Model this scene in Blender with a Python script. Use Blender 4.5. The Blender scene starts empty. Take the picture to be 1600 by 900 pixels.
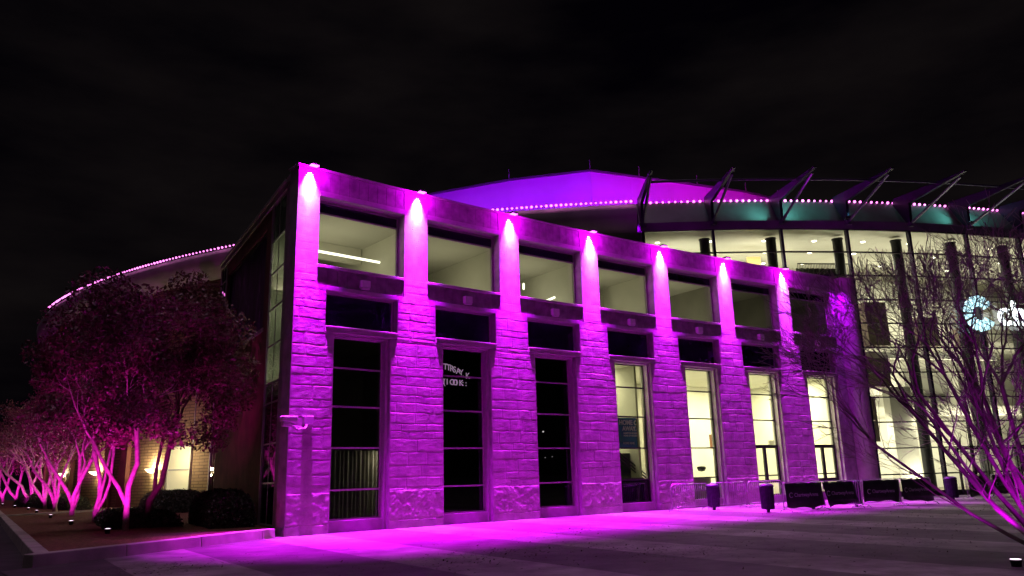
import bpy, math, random
import numpy as np
from mathutils import Vector, Matrix
PI = math.pi
rnd = random.Random(7)
SC = bpy.context.scene
C = SC.collection

# ------------------------------------------------------------------ camera
YAW, PITCH, ROLL = math.radians(41.41), math.radians(13.54), math.radians(-1.5)
cam = bpy.data.cameras.new('camera'); cam_o = bpy.data.objects.new('camera', cam); C.objects.link(cam_o)
fw = Vector((math.sin(YAW)*math.cos(PITCH), math.cos(YAW)*math.cos(PITCH), math.sin(PITCH)))
rt = Vector((math.cos(YAW), -math.sin(YAW), 0)); up = rt.cross(fw)
rt2 = math.cos(ROLL)*rt + math.sin(ROLL)*up; up2 = -math.sin(ROLL)*rt + math.cos(ROLL)*up
M = Matrix((rt2, up2, -fw)).transposed().to_4x4(); M.translation = Vector((-11.02, -23.30, 1.65))
cam_o.matrix_world = M
cam.sensor_width = 36; cam.lens = 36*1214.8/1600; cam.clip_end = 3000
SC.camera = cam_o

# ------------------------------------------------------------------ sky, added town glow, exposure
w = bpy.data.worlds.new('World'); SC.world = w; w.use_nodes = True
nt = w.node_tree; nt.nodes.clear()
out = nt.nodes.new('ShaderNodeOutputWorld'); bg = nt.nodes.new('ShaderNodeBackground')
sky = nt.nodes.new('ShaderNodeTexSky'); sky.sky_type = 'NISHITA'; sky.sun_disc = False
sky.sun_elevation = math.radians(-3); sky.sun_rotation = math.radians(200)
tc = nt.nodes.new('ShaderNodeTexCoord')
mp = nt.nodes.new('ShaderNodeMapping'); mp.inputs['Scale'].default_value = (1.2, 1.2, 4.0)
no = nt.nodes.new('ShaderNodeTexNoise'); no.inputs['Scale'].default_value = 2.1; no.inputs['Detail'].default_value = 6; no.inputs['Roughness'].default_value = .55
cr = nt.nodes.new('ShaderNodeValToRGB')
cr.color_ramp.elements[0].position = .35; cr.color_ramp.elements[0].color = (.0006, .0003, .0012, 1)
cr.color_ramp.elements[1].position = .78; cr.color_ramp.elements[1].color = (.0075, .0058, .0058, 1)
sc_ = nt.nodes.new('ShaderNodeVectorMath'); sc_.operation = 'SCALE'; sc_.inputs['Scale'].default_value = .0004
ad = nt.nodes.new('ShaderNodeVectorMath'); ad.operation = 'ADD'
nt.links.new(tc.outputs['Generated'], mp.inputs['Vector']); nt.links.new(mp.outputs[0], no.inputs['Vector'])
nt.links.new(no.outputs['Fac'], cr.inputs['Fac']); nt.links.new(sky.outputs['Color'], sc_.inputs[0])
nt.links.new(cr.outputs['Color'], ad.inputs[0]); nt.links.new(sc_.outputs[0], ad.inputs[1])
nt.links.new(ad.outputs[0], bg.inputs['Color']); bg.inputs['Strength'].default_value = .9
nt.links.new(bg.outputs[0], out.inputs['Surface'])
sun = bpy.data.lights.new('town_glow', 'SUN'); sun.energy = .42; sun.angle = math.radians(20); sun.color = (1, .64, 1)
sun_o = bpy.data.objects.new('town_glow', sun); C.objects.link(sun_o); sun_o.rotation_euler = (math.radians(5), 0, math.radians(-65))
SC.view_settings.view_transform = 'Standard'; SC.view_settings.look = 'None'; SC.view_settings.exposure = 0; SC.view_settings.gamma = 1
SC.render.engine = 'CYCLES'
cy = SC.cycles
cy.use_denoising = True; cy.max_bounces = 5; cy.diffuse_bounces = 3; cy.glossy_bounces = 3; cy.transmission_bounces = 4
cy.transparent_max_bounces = 10; cy.sample_clamp_indirect = 4; cy.caustics_reflective = False; cy.caustics_refractive = False
cy.use_light_tree = True

# ------------------------------------------------------------------ materials
def mat(name, col, rough=.7, metal=0, spec=.4, noise=None, bump=None, emis=None, es=0):
    """noise=(scale, amount, detail) varies the colour; bump=(scale, strength, distance)"""
    m = bpy.data.materials.new(name); m.use_nodes = True
    t = m.node_tree; b = t.nodes['Principled BSDF']
    b.inputs['Base Color'].default_value = (*col, 1); b.inputs['Roughness'].default_value = rough
    b.inputs['Metallic'].default_value = metal; b.inputs['Specular IOR Level'].default_value = spec
    tcn = t.nodes.new('ShaderNodeTexCoord')
    if noise:
        n = t.nodes.new('ShaderNodeTexNoise'); n.inputs['Scale'].default_value = noise[0]; n.inputs['Detail'].default_value = noise[2] if len(noise) > 2 else 5
        t.links.new(tcn.outputs['Object'], n.inputs['Vector'])
        r = t.nodes.new('ShaderNodeValToRGB'); a = noise[1]
        r.color_ramp.elements[0].position = .3; r.color_ramp.elements[0].color = (*[c*(1-a) for c in col], 1)
        r.color_ramp.elements[1].position = .7; r.color_ramp.elements[1].color = (*[min(1, c*(1+a)) for c in col], 1)
        t.links.new(n.outputs['Fac'], r.inputs['Fac']); t.links.new(r.outputs['Color'], b.inputs['Base Color'])
    if bump:
        n2 = t.nodes.new('ShaderNodeTexNoise'); n2.inputs['Scale'].default_value = bump[0]; n2.inputs['Detail'].default_value = 6
        bp = t.nodes.new('ShaderNodeBump'); bp.inputs['Strength'].default_value = bump[1]; bp.inputs['Distance'].default_value = bump[2]
        t.links.new(tcn.outputs['Object'], n2.inputs['Vector']); t.links.new(n2.outputs['Fac'], bp.inputs['Height']); t.links.new(bp.outputs[0], b.inputs['Normal'])
    if emis:
        b.inputs['Emission Color'].default_value = (*emis, 1); b.inputs['Emission Strength'].default_value = es
    return m
def glassmat(name, tint, refl=.08, rough=.02):
    m = bpy.data.materials.new(name); m.use_nodes = True; t = m.node_tree; t.nodes.clear()
    o = t.nodes.new('ShaderNodeOutputMaterial'); tr = t.nodes.new('ShaderNodeBsdfTransparent'); gl = t.nodes.new('ShaderNodeBsdfGlossy')
    mx = t.nodes.new('ShaderNodeMixShader'); fr = t.nodes.new('ShaderNodeFresnel'); fr.inputs['IOR'].default_value = 1.5
    ma = t.nodes.new('ShaderNodeMath'); ma.operation = 'MULTIPLY_ADD'; ma.inputs[1].default_value = 1.0; ma.inputs[2].default_value = refl-.04
    tr.inputs['Color'].default_value = (*tint, 1); gl.inputs['Roughness'].default_value = rough
    nz = t.nodes.new('ShaderNodeTexNoise'); nz.inputs['Scale'].default_value = .35; tcn = t.nodes.new('ShaderNodeTexCoord')
    bp = t.nodes.new('ShaderNodeBump'); bp.inputs['Strength'].default_value = .25; bp.inputs['Distance'].default_value = .02
    t.links.new(tcn.outputs['Object'], nz.inputs['Vector']); t.links.new(nz.outputs['Fac'], bp.inputs['Height']); t.links.new(bp.outputs[0], gl.inputs['Normal'])
    t.links.new(fr.outputs[0], ma.inputs[0]); t.links.new(ma.outputs[0], mx.inputs[0]); t.links.new(tr.outputs[0], mx.inputs[1]); t.links.new(gl.outputs[0], mx.inputs[2])
    t.links.new(mx.outputs[0], o.inputs['Surface'])
    return m
MT = {}
MT['stone'] = mat('stone', (.37, .34, .33), .88, noise=(2.6, .26, 10), bump=(38, .55, .012))
MT['stone_smooth'] = mat('smooth precast', (.30, .28, .27), .8, noise=(2.2, .2, 6), bump=(60, .25, .006))
MT['groove'] = mat('ribbed precast panel', (.27, .25, .24), .85, noise=(3, .35, 6), bump=(50, .3, .006))
MT['trim'] = mat('painted trim', (.38, .36, .34), .55, noise=(4, .12), bump=(30, .1, .004))
MT['frame'] = mat('aluminium frame', (.42, .41, .38), .45, .3, noise=(6, .1))
MT['frame_dark'] = mat('dark mullion metal', (.035, .033, .035), .45, .4, noise=(6, .2))
MT['glass'] = glassmat('clear glass', (.86, .88, .82), .06)
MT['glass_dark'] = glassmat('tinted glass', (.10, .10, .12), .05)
MT['spandrel'] = mat('black spandrel glass', (.014, .009, .028), .18, noise=(2, .2))  # purple cast in the colour stands in for reflected sky glow
MT['red_wall'] = mat('dark red wall', (.20, .075, .06), .8, noise=(1.5, .3, 8), bump=(40, .3, .006))
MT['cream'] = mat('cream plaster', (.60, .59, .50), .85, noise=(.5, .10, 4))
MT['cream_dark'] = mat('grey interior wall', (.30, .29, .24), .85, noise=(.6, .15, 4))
MT['ceiling'] = mat('ceiling board', (.46, .45, .38), .9, noise=(.4, .07, 3))
MT['interior_floor'] = mat('interior floor', (.22, .19, .15), .4, noise=(2, .2))
MT['curtain'] = mat('curtain cloth', (.42, .40, .31), .9, noise=(3, .2))
MT['curtain_dark'] = mat('grey curtain cloth', (.14, .13, .12), .9, noise=(3, .2))
MT['steel'] = mat('galvanised steel', (.45, .45, .46), .38, .8, noise=(15, .2))
MT['black_metal'] = mat('black metal', (.02, .02, .022), .5, .3, noise=(12, .3))
MT['fin'] = mat('bracket steel paint', (.016, .011, .03), .4, .3, noise=(4, .25))
MT['fin_edge'] = mat('bracket edge', (.07, .065, .09), .35, .5, noise=(6, .1))
MT['attic'] = mat('white standing seam wall', (.62, .60, .62), .6, noise=(.35, .1, 5), bump=(1.2, .2, .03))
MT['fascia'] = mat('grey green fascia metal', (.11, .115, .115), .45, .2, noise=(.8, .25, 5))
MT['cornice'] = mat('pale cornice metal', (.42, .38, .38), .6, noise=(.8, .15, 5))
MT['roofing'] = mat('roof membrane', (.10, .10, .10), .9, noise=(.6, .2))
MT['kerb'] = mat('kerb concrete', (.40, .37, .32), .85, noise=(1.6, .25, 9), bump=(30, .5, .01))
MT['hedge'] = mat('hedge leaf', (.055, .075, .035), .45, spec=.5, noise=(8, .4))
MT['hedge_core'] = mat('hedge twigs', (.02, .022, .012), .95, noise=(5, .4))
MT['leaf'] = mat('autumn leaf', (.19, .07, .08), .45, spec=.5, noise=(3, .5))
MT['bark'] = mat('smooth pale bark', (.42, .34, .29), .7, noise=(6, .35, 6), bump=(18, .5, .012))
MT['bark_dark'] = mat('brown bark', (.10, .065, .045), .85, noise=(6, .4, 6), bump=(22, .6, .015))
MT['bark_right'] = mat('grey bark', (.23, .18, .165), .7, noise=(5, .4, 6), bump=(22, .5, .01))
MT['banner'] = mat('black vinyl banner', (.012, .012, .016), .42, noise=(4, .4), bump=(2.2, .6, .03))
MT['print'] = mat('grey print', (.46, .46, .48), .6)
MT['reflected_glow'] = mat('reflected lettering', (.6, .6, .6), .5, emis=(.85, .85, .8), es=.16)  # faint emission imitates a bright reflection on the glass
MT['bin'] = mat('bin paint', (.06, .04, .09), .5, .2, noise=(9, .3))
MT['white_box'] = mat('white housing', (.62, .60, .60), .4, noise=(8, .08))
MT['poster'] = mat('blue poster', (.02, .12, .30), .5, noise=(1.5, .35))
MT['poster_print'] = mat('white poster print', (.75, .77, .8), .6)
MT['brown_dark'] = mat('dark brown wall panel', (.09, .065, .05), .7, noise=(2, .3))
MT['brown_panel'] = mat('brown panel', (.22, .10, .045), .7, noise=(4, .2))
MT['amber'] = mat('amber panel', (.75, .52, .20), .7, emis=(1, .72, .28), es=.35)
MT['lamp_white'] = mat('lamp diffuser', (.9, .9, .85), .5, emis=(1, .96, .80), es=6)
MT['tube'] = mat('fluorescent tube', (.9, .9, .8), .5, emis=(1, .97, .78), es=2.2)
MT['lens_pink'] = mat('flood lens', (.9, .5, .9), .3, emis=(1, .36, .95), es=1.7)
MT['led_pink'] = mat('led lens', (.9, .4, .8), .3, emis=(1, .20, .80), es=3.4)
MT['lens_white'] = mat('ground lens', (.9, .8, .9), .3, emis=(1, .72, .95), es=3)
MT['sign_white'] = mat('sign face white', (.9, .9, .9), .4, emis=(.85, .97, 1), es=3.5)
MT['sign_blue'] = mat('sign face pale blue', (.6, .85, .9), .4, emis=(.45, .82, .92), es=1.5)
MT['warm_lens'] = mat('sconce bowl glass', (.9, .8, .6), .4, emis=(1, .78, .42), es=3.2)

def brick_mat(name, c1, c2, cm, sx, sz, mode='x'):
    m = mat(name, c1, .85); t = m.node_tree; b = t.nodes['Principled BSDF']
    tcn = t.nodes.new('ShaderNodeTexCoord'); sp = t.nodes.new('ShaderNodeSeparateXYZ'); cb = t.nodes.new('ShaderNodeCombineXYZ')
    t.links.new(tcn.outputs['Object'], sp.inputs[0]); t.links.new(sp.outputs['Y'], cb.inputs[0]); t.links.new(sp.outputs['Z'], cb.inputs[1])
    br = t.nodes.new('ShaderNodeTexBrick'); br.inputs['Color1'].default_value = (*c1, 1); br.inputs['Color2'].default_value = (*c2, 1); br.inputs['Mortar'].default_value = (*cm, 1)
    br.inputs['Scale'].default_value = 1; br.inputs['Brick Width'].default_value = sx; br.inputs['Row Height'].default_value = sz; br.inputs['Mortar Size'].default_value = .022
    t.links.new(cb.outputs[0], br.inputs['Vector']); t.links.new(br.outputs['Color'], b.inputs['Base Color'])
    bp = t.nodes.new('ShaderNodeBump'); bp.inputs['Strength'].default_value = .8; bp.inputs['Distance'].default_value = .015; bp.invert = True
    t.links.new(br.outputs['Fac'], bp.inputs['Height']); t.links.new(bp.outputs[0], b.inputs['Normal'])
    return m
MT['drum'] = brick_mat('tan block wall', (.34, .23, .13), (.27, .18, .10), (.10, .07, .05), .8, .2)

def paving_mat():
    m = mat('plaza paving', (.25, .24, .23), .8); t = m.node_tree; b = t.nodes['Principled BSDF']; N = t.nodes.new; Lk = t.links.new
    tcn = N('ShaderNodeTexCoord'); sp = N('ShaderNodeSeparateXYZ'); Lk(tcn.outputs['Object'], sp.inputs[0])
    def math_(op, a, bb, c=None):
        n = N('ShaderNodeMath'); n.operation = op
        for k, v in enumerate((a, bb, c)):
            if v is None: continue
            if isinstance(v, (int, float)): n.inputs[k].default_value = v
            else: Lk(v, n.inputs[k])
        return n.outputs[0]
    nz = N('ShaderNodeTexNoise'); nz.inputs['Scale'].default_value = 1.1; nz.inputs['Detail'].default_value = 8; nz.inputs['Roughness'].default_value = .65; Lk(tcn.outputs['Object'], nz.inputs['Vector'])
    nf = N('ShaderNodeTexNoise'); nf.inputs['Scale'].default_value = 60; nf.inputs['Detail'].default_value = 5; Lk(tcn.outputs['Object'], nf.inputs['Vector'])
    nl = N('ShaderNodeTexNoise'); nl.inputs['Scale'].default_value = .22; nl.inputs['Detail'].default_value = 6; Lk(tcn.outputs['Object'], nl.inputs['Vector'])
    ph = math_('MULTIPLY_ADD', sp.outputs['Y'], -.13, sp.outputs['X'])      # bands run out from the facade
    ph = math_('ADD', ph, .73)
    ph = math_('MULTIPLY_ADD', nz.outputs['Fac'], .05, ph)
    md = math_('FLOORED_MODULO', ph, 4.6)
    band = math_('LESS_THAN', md, 2.03)
    mx = N('ShaderNodeMix'); mx.data_type = 'RGBA'; Lk(band, mx.inputs['Factor'])
    mx.inputs['A'].default_value = (.13, .115, .11, 1); mx.inputs['B'].default_value = (.33, .31, .29, 1)
    # dirt, stains
    r1 = N('ShaderNodeValToRGB'); r1.color_ramp.elements[0].position = .32; r1.color_ramp.elements[0].color = (.42, .40, .40, 1); r1.color_ramp.elements[1].position = .66; r1.color_ramp.elements[1].color = (1.15, 1.15, 1.15, 1)
    Lk(nz.outputs['Fac'], r1.inputs['Fac'])
    m2 = N('ShaderNodeMix'); m2.data_type = 'RGBA'; m2.blend_type = 'MULTIPLY'; m2.inputs['Factor'].default_value = 1; Lk(mx.outputs['Result'], m2.inputs['A']); Lk(r1.outputs['Color'], m2.inputs['B'])
    r2 = N('ShaderNodeValToRGB'); r2.color_ramp.elements[0].position = .4; r2.color_ramp.elements[0].color = (.58, .56, .56, 1); r2.color_ramp.elements[1].position = .6; r2.color_ramp.elements[1].color = (1, 1, 1, 1)
    Lk(nl.outputs['Fac'], r2.inputs['Fac'])
    m3 = N('ShaderNodeMix'); m3.data_type = 'RGBA'; m3.blend_type = 'MULTIPLY'; m3.inputs['Factor'].default_value = 1; Lk(m2.outputs['Result'], m3.inputs['A']); Lk(r2.outputs['Color'], m3.inputs['B'])
    Lk(m3.outputs['Result'], b.inputs['Base Color'])
    # joints
    j1 = math_('LESS_THAN', math_('PINGPONG', ph, 2.3), .025)
    hgt = math_('SUBTRACT', math_('ADD', math_('MULTIPLY', nf.outputs['Fac'], .5), nz.outputs['Fac']), math_('MULTIPLY', j1, 1.0))
    bp = N('ShaderNodeBump'); bp.inputs['Strength'].default_value = .7; bp.inputs['Distance'].default_value = .012; Lk(hgt, bp.inputs['Height']); Lk(bp.outputs[0], b.inputs['Normal'])
    return m
MT['paving'] = paving_mat()
MT['asphalt'] = mat('asphalt', (.05, .045, .045), .85, noise=(1.5, .35, 9), bump=(90, .6, .008))
MT['mulch'] = mat('red pine mulch', (.16, .06, .035), .9, noise=(9, .6, 9), bump=(26, 1.0, .04))
def wallart_mat():
    m = mat('show banner print', (.02, .01, .03), .5); t = m.node_tree; b = t.nodes['Principled BSDF']
    tcn = t.nodes.new('ShaderNodeTexCoord'); mpn = t.nodes.new('ShaderNodeMapping'); mpn.inputs['Scale'].default_value = (.9, .9, .32); mpn.inputs['Rotation'].default_value = (0.25, .2, 0)
    n = t.nodes.new('ShaderNodeTexNoise'); n.inputs['Scale'].default_value = 1.5; n.inputs['Detail'].default_value = 7; n.inputs['Distortion'].default_value = 1.2
    r = t.nodes.new('ShaderNodeValToRGB'); e = r.color_ramp.elements
    e[0].position = .42; e[0].color = (.010, .006, .022, 1); e[1].position = .60; e[1].color = (.09, .02, .14, 1)
    x = e.new(.70); x.color = (.42, .22, .42, 1)
    t.links.new(tcn.outputs['Object'], mpn.inputs[0]); t.links.new(mpn.outputs[0], n.inputs['Vector']); t.links.new(n.outputs['Fac'], r.inputs['Fac']); t.links.new(r.outputs['Color'], b.inputs['Base Color'])
    return m
MT['wallart'] = wallart_mat()

# ------------------------------------------------------------------ object helpers
def empty(name, label, cat, loc=(0, 0, 0), rz=0, group=None, kind=None):
    o = bpy.data.objects.new(name, None); C.objects.link(o); o.location = loc; o.rotation_euler = (0, 0, rz); o.empty_display_size = .2
    o['label'] = label; o['category'] = cat
    if group: o['group'] = group
    if kind: o['kind'] = kind
    return o
def tag(o, label=None, cat=None, group=None, kind=None):
    if label: o['label'] = label
    if cat: o['category'] = cat
    if group: o['group'] = group
    if kind: o['kind'] = kind
    return o
def copy_tree(o, parent=None):
    c = o.copy(); C.objects.link(c)
    if parent is not None: c.parent = parent
    for ch in list(o.children): copy_tree(ch, c)
    return c
class MB:
    def __init__(s): s.v = []; s.f = []
    def quad(s, a, b, c, d):
        n = len(s.v); s.v += [tuple(a), tuple(b), tuple(c), tuple(d)]; s.f.append((n, n+1, n+2, n+3)); return s
    def hexa(s, p):
        """8 points: bottom ring 0-3, top ring 4-7"""
        n = len(s.v); s.v += [tuple(x) for x in p]
        s.f += [tuple(n+k for k in q) for q in ((0, 3, 2, 1), (4, 5, 6, 7), (0, 1, 5, 4), (1, 2, 6, 5), (2, 3, 7, 6), (3, 0, 4, 7))]
        return s
    def box(s, x0, x1, y0, y1, z0, z1, fn=None):
        p = [(x0, y0, z0), (x1, y0, z0), (x1, y1, z0), (x0, y1, z0), (x0, y0, z1), (x1, y0, z1), (x1, y1, z1), (x0, y1, z1)]
        if fn: p = [fn(*q) for q in p]
        return s.hexa(p)
    def tube(s, pts, rad, n=8, cap=True):
        pts = [Vector(p) for p in pts]; rad = rad if isinstance(rad, (list, tuple)) else [rad]*len(pts)
        base = len(s.v); prev = None
        for i, p in enumerate(pts):
            d = (pts[min(i+1, len(pts)-1)] - pts[max(i-1, 0)]).normalized()
            if prev is None:
                u = d.cross(Vector((0, 0, 1)) if abs(d.z) < .9 else Vector((1, 0, 0))).normalized()
            else:
                u = (prev - d*prev.dot(d)).normalized()
            prev = u; v = d.cross(u)
            for k in range(n):
                a = 2*PI*k/n; s.v.append(tuple(p + (u*math.cos(a) + v*math.sin(a))*rad[i]))
        for i in range(len(pts)-1):
            for k in range(n):
                a = base+i*n+k; b = base+i*n+(k+1) % n; s.f.append((a, b, b+n, a+n))
        if cap:
            s.f.append(tuple(base+k for k in reversed(range(n)))); e = base+(len(pts)-1)*n; s.f.append(tuple(e+k for k in range(n)))
        return s
    def lathe(s, prof, c=(0, 0, 0), n=20, cap=True):
        base = len(s.v)
        for r, z in prof:
            for k in range(n):
                a = 2*PI*k/n; s.v.append((c[0]+r*math.cos(a), c[1]+r*math.sin(a), c[2]+z))
        for i in range(len(prof)-1):
            for k in range(n):
                a = base+i*n+k; b = base+i*n+(k+1) % n; s.f.append((a, b, b+n, a+n))
        if cap:
            s.f.append(tuple(base+k for k in reversed(range(n)))); e = base+(len(prof)-1)*n; s.f.append(tuple(e+k for k in range(n)))
        return s
    def grid(s, P):
        """P: array of rows of points"""
        base = len(s.v); R = len(P); K = len(P[0])
        for row in P: s.v += [tuple(map(float, q)) for q in row]
        for i in range(R-1):
            for k in range(K-1):
                a = base+i*K+k; s.f.append((a, a+1, a+K+1, a+K))
        return s
    def build(s, name, m, parent=None, smooth=False, bevel=0):
        me = bpy.data.meshes.new(name); me.from_pydata(s.v, [], s.f); me.validate(); me.update()
        me.materials.append(MT[m] if isinstance(m, str) else m)
        if smooth: me.polygons.foreach_set('use_smooth', [True]*len(me.polygons))
        o = bpy.data.objects.new(name, me); C.objects.link(o)
        if parent is not None: o.parent = parent
        if bevel:
            b = o.modifiers.new('bevel', 'BEVEL'); b.width = bevel; b.segments = 2; b.limit_method = 'ANGLE'
        return o
def text_mesh(name, body, size, m, parent, matrix, ext=.004, bold=0):
    cu = bpy.data.curves.new(name, 'FONT'); cu.body = body; cu.size = size; cu.extrude = ext; cu.align_x = 'LEFT'; cu.offset = bold; cu.space_character = 1.12 if size > 1 else 1
    t = bpy.data.objects.new(name, cu); C.objects.link(t)
    dg = bpy.context.evaluated_depsgraph_get(); dg.update()
    me = bpy.data.meshes.new_from_object(t.evaluated_get(dg)); bpy.data.objects.remove(t)
    me.materials.clear(); me.materials.append(MT[m]); o = bpy.data.objects.new(name, me); C.objects.link(o)
    if parent is not None: o.parent = parent
    o.matrix_local = matrix
    return o
def frame_matrix(origin, xdir, zdir=(0, 0, 1)):
    x = Vector(xdir).normalized(); z = Vector(zdir).normalized(); n = x.cross(z).normalized()   # text lies in x/z, faces n
    m = Matrix((x, z, n)).transposed().to_4x4(); m.translation = Vector(origin); return m
def lamp(name, kind, loc, energy, color, target=None, parent=None, **kw):
    l = bpy.data.lights.new(name, kind); l.energy = energy; l.color = color
    for k, v in kw.items(): setattr(l, k, v)
    o = bpy.data.objects.new(name, l); C.objects.link(o); o.location = loc
    if target is not None:
        d = Vector(target)-Vector(loc); o.rotation_euler = d.to_track_quat('-Z', 'Y').to_euler()
    if parent is not None:
        o.parent = parent
    return o

# value noise
_rs = np.random.RandomState(3); _T = _rs.rand(256, 256)
def vnoise(x, y):
    xi = np.floor(x).astype(int); yi = np.floor(y).astype(int); fx = x-xi; fy = y-yi
    fx = fx*fx*(3-2*fx); fy = fy*fy*(3-2*fy); g = lambda a, b: _T[a % 256, b % 256]
    return (g(xi, yi)*(1-fx)+g(xi+1, yi)*fx)*(1-fy)+(g(xi, yi+1)*(1-fx)+g(xi+1, yi+1)*fx)*fy
def fbm(x, y, o=4):
    r = 0; a = .5
    for k in range(o): r = r+a*vnoise(x*2**k+17*k, y*2**k+31*k); a *= .5
    return r

# ------------------------------------------------------------------ plan geometry
K = -.0031; PT = 4.447                       # curved stone facade: y = K s^2, bays every PT metres
def W(s, d, z):                              # s along the facade, d into the building
    n = Vector((-2*K*s, 1.0)).normalized(); return (s+n.x*d, K*s*s+n.y*d, z)
def facade_dir(s): return Vector((1, 2*K*s, 0)).normalized()
AZ = math.radians(11); LD = Vector((math.sin(AZ), math.cos(AZ), 0)); LN = Vector((math.cos(AZ), -math.sin(AZ), 0))
def LW(t, d, z):                             # left return face: t along it, d into the building
    p = LD*t + LN*d; return (p.x, p.y, z)
RC = Vector((69.43, 52.4)); 
def CY(a, r, z):                             # drum: angle in degrees, radius, height
    a = math.radians(a); return (RC.x+r*math.cos(a), RC.y+r*math.sin(a), z)
TOP = 12.11

# ------------------------------------------------------------------ ground
g = MB().quad((-900, -900, -.02), (900, -900, -.02), (900, 900, -.02), (-900, 900, -.02)).build('ground', 'asphalt'); tag(g, kind='structure')
KA = Vector((-7.28, -3.41)); KB = Vector((-.28, -.03)); KL = Vector((math.sin(math.radians(7.3)), math.cos(math.radians(7.3))))
kf = (KB-KA).normalized()
def P2(v, z): return (v.x, v.y, z)
pav = MB(); A_ = KA-kf*2.6+Vector((0, -.35)); 
pav.quad((A_.x-1.2, -60, 0), (60, -60, 0), (60, -.0, 0), (A_.x, A_.y, 0)) if False else None
pts = [(-9.6, -60), (75, -60), (75, 14), (33, 14), (33, 3), (-.2, .3), (KA.x+.1, KA.y+.05), (-7.9, -3.7)]
me = bpy.data.meshes.new('pavement'); me.from_pydata([(x, y, 0) for x, y in pts], [], [tuple(range(len(pts)))]); me.materials.append(MT['paving'])
pv = bpy.data.objects.new('pavement', me); C.objects.link(pv); tag(pv, kind='structure')
# planting beds with raised kerbs
def bed(A, B, Cc, D, zb, name):
    """corner points in order; noisy mulch sheet"""
    R = []; n = 40
    for i in range(n+1):
        row = []
        for k in range(n+1):
            u = i/n; v = k/n; p = (A*(1-u)+B*u)*(1-v)+(D*(1-u)+Cc*u)*v
            row.append((p.x, p.y, zb+.09*float(fbm(np.array(p.x*1.7+9), np.array(p.y*1.7+5), 4))))
        R.append(row)
    o = MB().grid(R).build(name, 'mulch', smooth=True); tag(o, kind='structure'); return o
KD = KA+KL*30.6
KC = Vector((5.4, 29.0))
def kerb_run(a, b, width, h, name='kerb'):
    d = (b-a).normalized(); n = Vector((-d.y, d.x)); L = (b-a).length; m = MB(); t = 0
    while t < L-.01:
        t2 = min(L, t+2.4); p = a+d*(t+.006); q = a+d*(t2-.006); hj = h+rnd.uniform(-.006, .006)
        m.hexa([P2(p, -.05), P2(q, -.05), P2(q+n*width, -.05), P2(p+n*width, -.05), P2(p+n*.03, hj), P2(q+n*.03, hj), P2(q+n*(width-.01), hj), P2(p+n*(width-.01), hj)])
        t = t2
    o = m.build(name, 'kerb', bevel=.02); tag(o, kind='structure'); return o
kerb_run(KA, KB, .34, .27)
kerb_run(KA+kf*.345+KL*0+Vector((-.36,.0)), KD, -.34, .27) if False else kerb_run(KD, KA+KL*.35, .34, .27)
kerb_run(KD+Vector((.4, .1)), Vector((4.6, 31.6)), .4, .27)
bed(KA+kf*.3+KL*.3, KB+Vector((.1, .3)), Vector((8.5, 31)), KD+Vector((.3, 0)), .16, 'mulch_bed')
bed(KD+Vector((.3, .6)), Vector((5.0, 32.0)), Vector((9, 120)), KD+KL*90+Vector((.3, 0)), .14, 'mulch_bed')
kerb_run(KD+KL*90, KD+KL*1.5, .34, .27)

# ------------------------------------------------------------------ stone wing
wing = empty('stone_wing', 'curved stone wing with seven tall window bays washed by magenta floodlights', 'building')
def stone_pier(s0, s1, z0, z1, seed, smooth_above=7.6, base_to=1.28, amp=1.0):
    """front skin of one pier: coursed split-face blocks as a height field"""
    st = .032; ns = max(4, int((s1-s0)/st)); nz = max(4, int((z1-z0)/st))
    S = np.linspace(s0, s1, ns+1); Z = np.linspace(z0, z1, nz+1); SS, ZZ = np.meshgrid(S, Z)
    rs = np.random.RandomState(seed)
    Sx = SS+.05*(fbm(SS*1.6+seed, ZZ*1.6, 3)-.5); Zx = ZZ+.09*(fbm(SS*1.1+40, ZZ*.9+seed, 3)-.45)
    edges = [z0-.3]; 
    while edges[-1] < z1+.4: edges.append(edges[-1]+rs.choice([.26, .34, .38, .46]))
    edges = np.array(edges); ci = np.clip(np.searchsorted(edges, Zx)-1, 0, len(edges)-2)
    dz = np.minimum(Zx-edges[ci], edges[ci+1]-Zx)
    H = np.zeros_like(SS); ds = np.full_like(SS, 9.)
    for c in range(len(edges)-1):
        mk = ci == c
        if not mk.any(): continue
        ed = [s0-rs.uniform(.1, .9)]
        while ed[-1] < s1+1: ed.append(ed[-1]+rs.choice([.6, .8, 1.05, 1.4]))
        ed = np.array(ed); bi = np.clip(np.searchsorted(ed, Sx[mk])-1, 0, len(ed)-2)
        ds[mk] = np.minimum(Sx[mk]-ed[bi], ed[bi+1]-Sx[mk])
        H[mk] = rs.uniform(.001, .007, len(ed))[bi]
    dd = np.clip(np.minimum(dz, ds)/.035, 0, 1); dd = dd*dd*(3-2*dd)
    h = .004+dd*(H+.004) + dd*.007*(fbm(SS*7+seed, ZZ*11, 5)-.45)
    up_ = np.clip((ZZ-smooth_above)/1.2, 0, 1); h = h*(1-up_*.88)
    if base_to:
        lo = ZZ < base_to; rough = .016+.040*(fbm(SS*6.5+seed*3, ZZ*7, 5)-.38)
        jo = np.clip(np.minimum(np.abs(ZZ-base_to), np.abs(ZZ-.28))/.05, 0, 1); h = np.where(lo, np.where(ZZ < .28, .016+.01*fbm(SS*5, ZZ*5, 3), rough*jo), h)
    edge = np.clip(np.minimum(np.minimum(SS-s0, s1-SS), .05)/.04, 0, 1); h = .002+h*amp*edge
    return [[W(SS[i, k], -h[i, k], ZZ[i, k]) for k in range(ns+1)] for i in range(nz+1)]
def pier_core(m, s0, s1, z0, z1, d0=.0, d1=.62):
    m.box(s0, s1, d0, d1, z0, z1, W)
XU, WU, ZT, ZB = .81, 3.42, 11.19, 8.755
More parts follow.
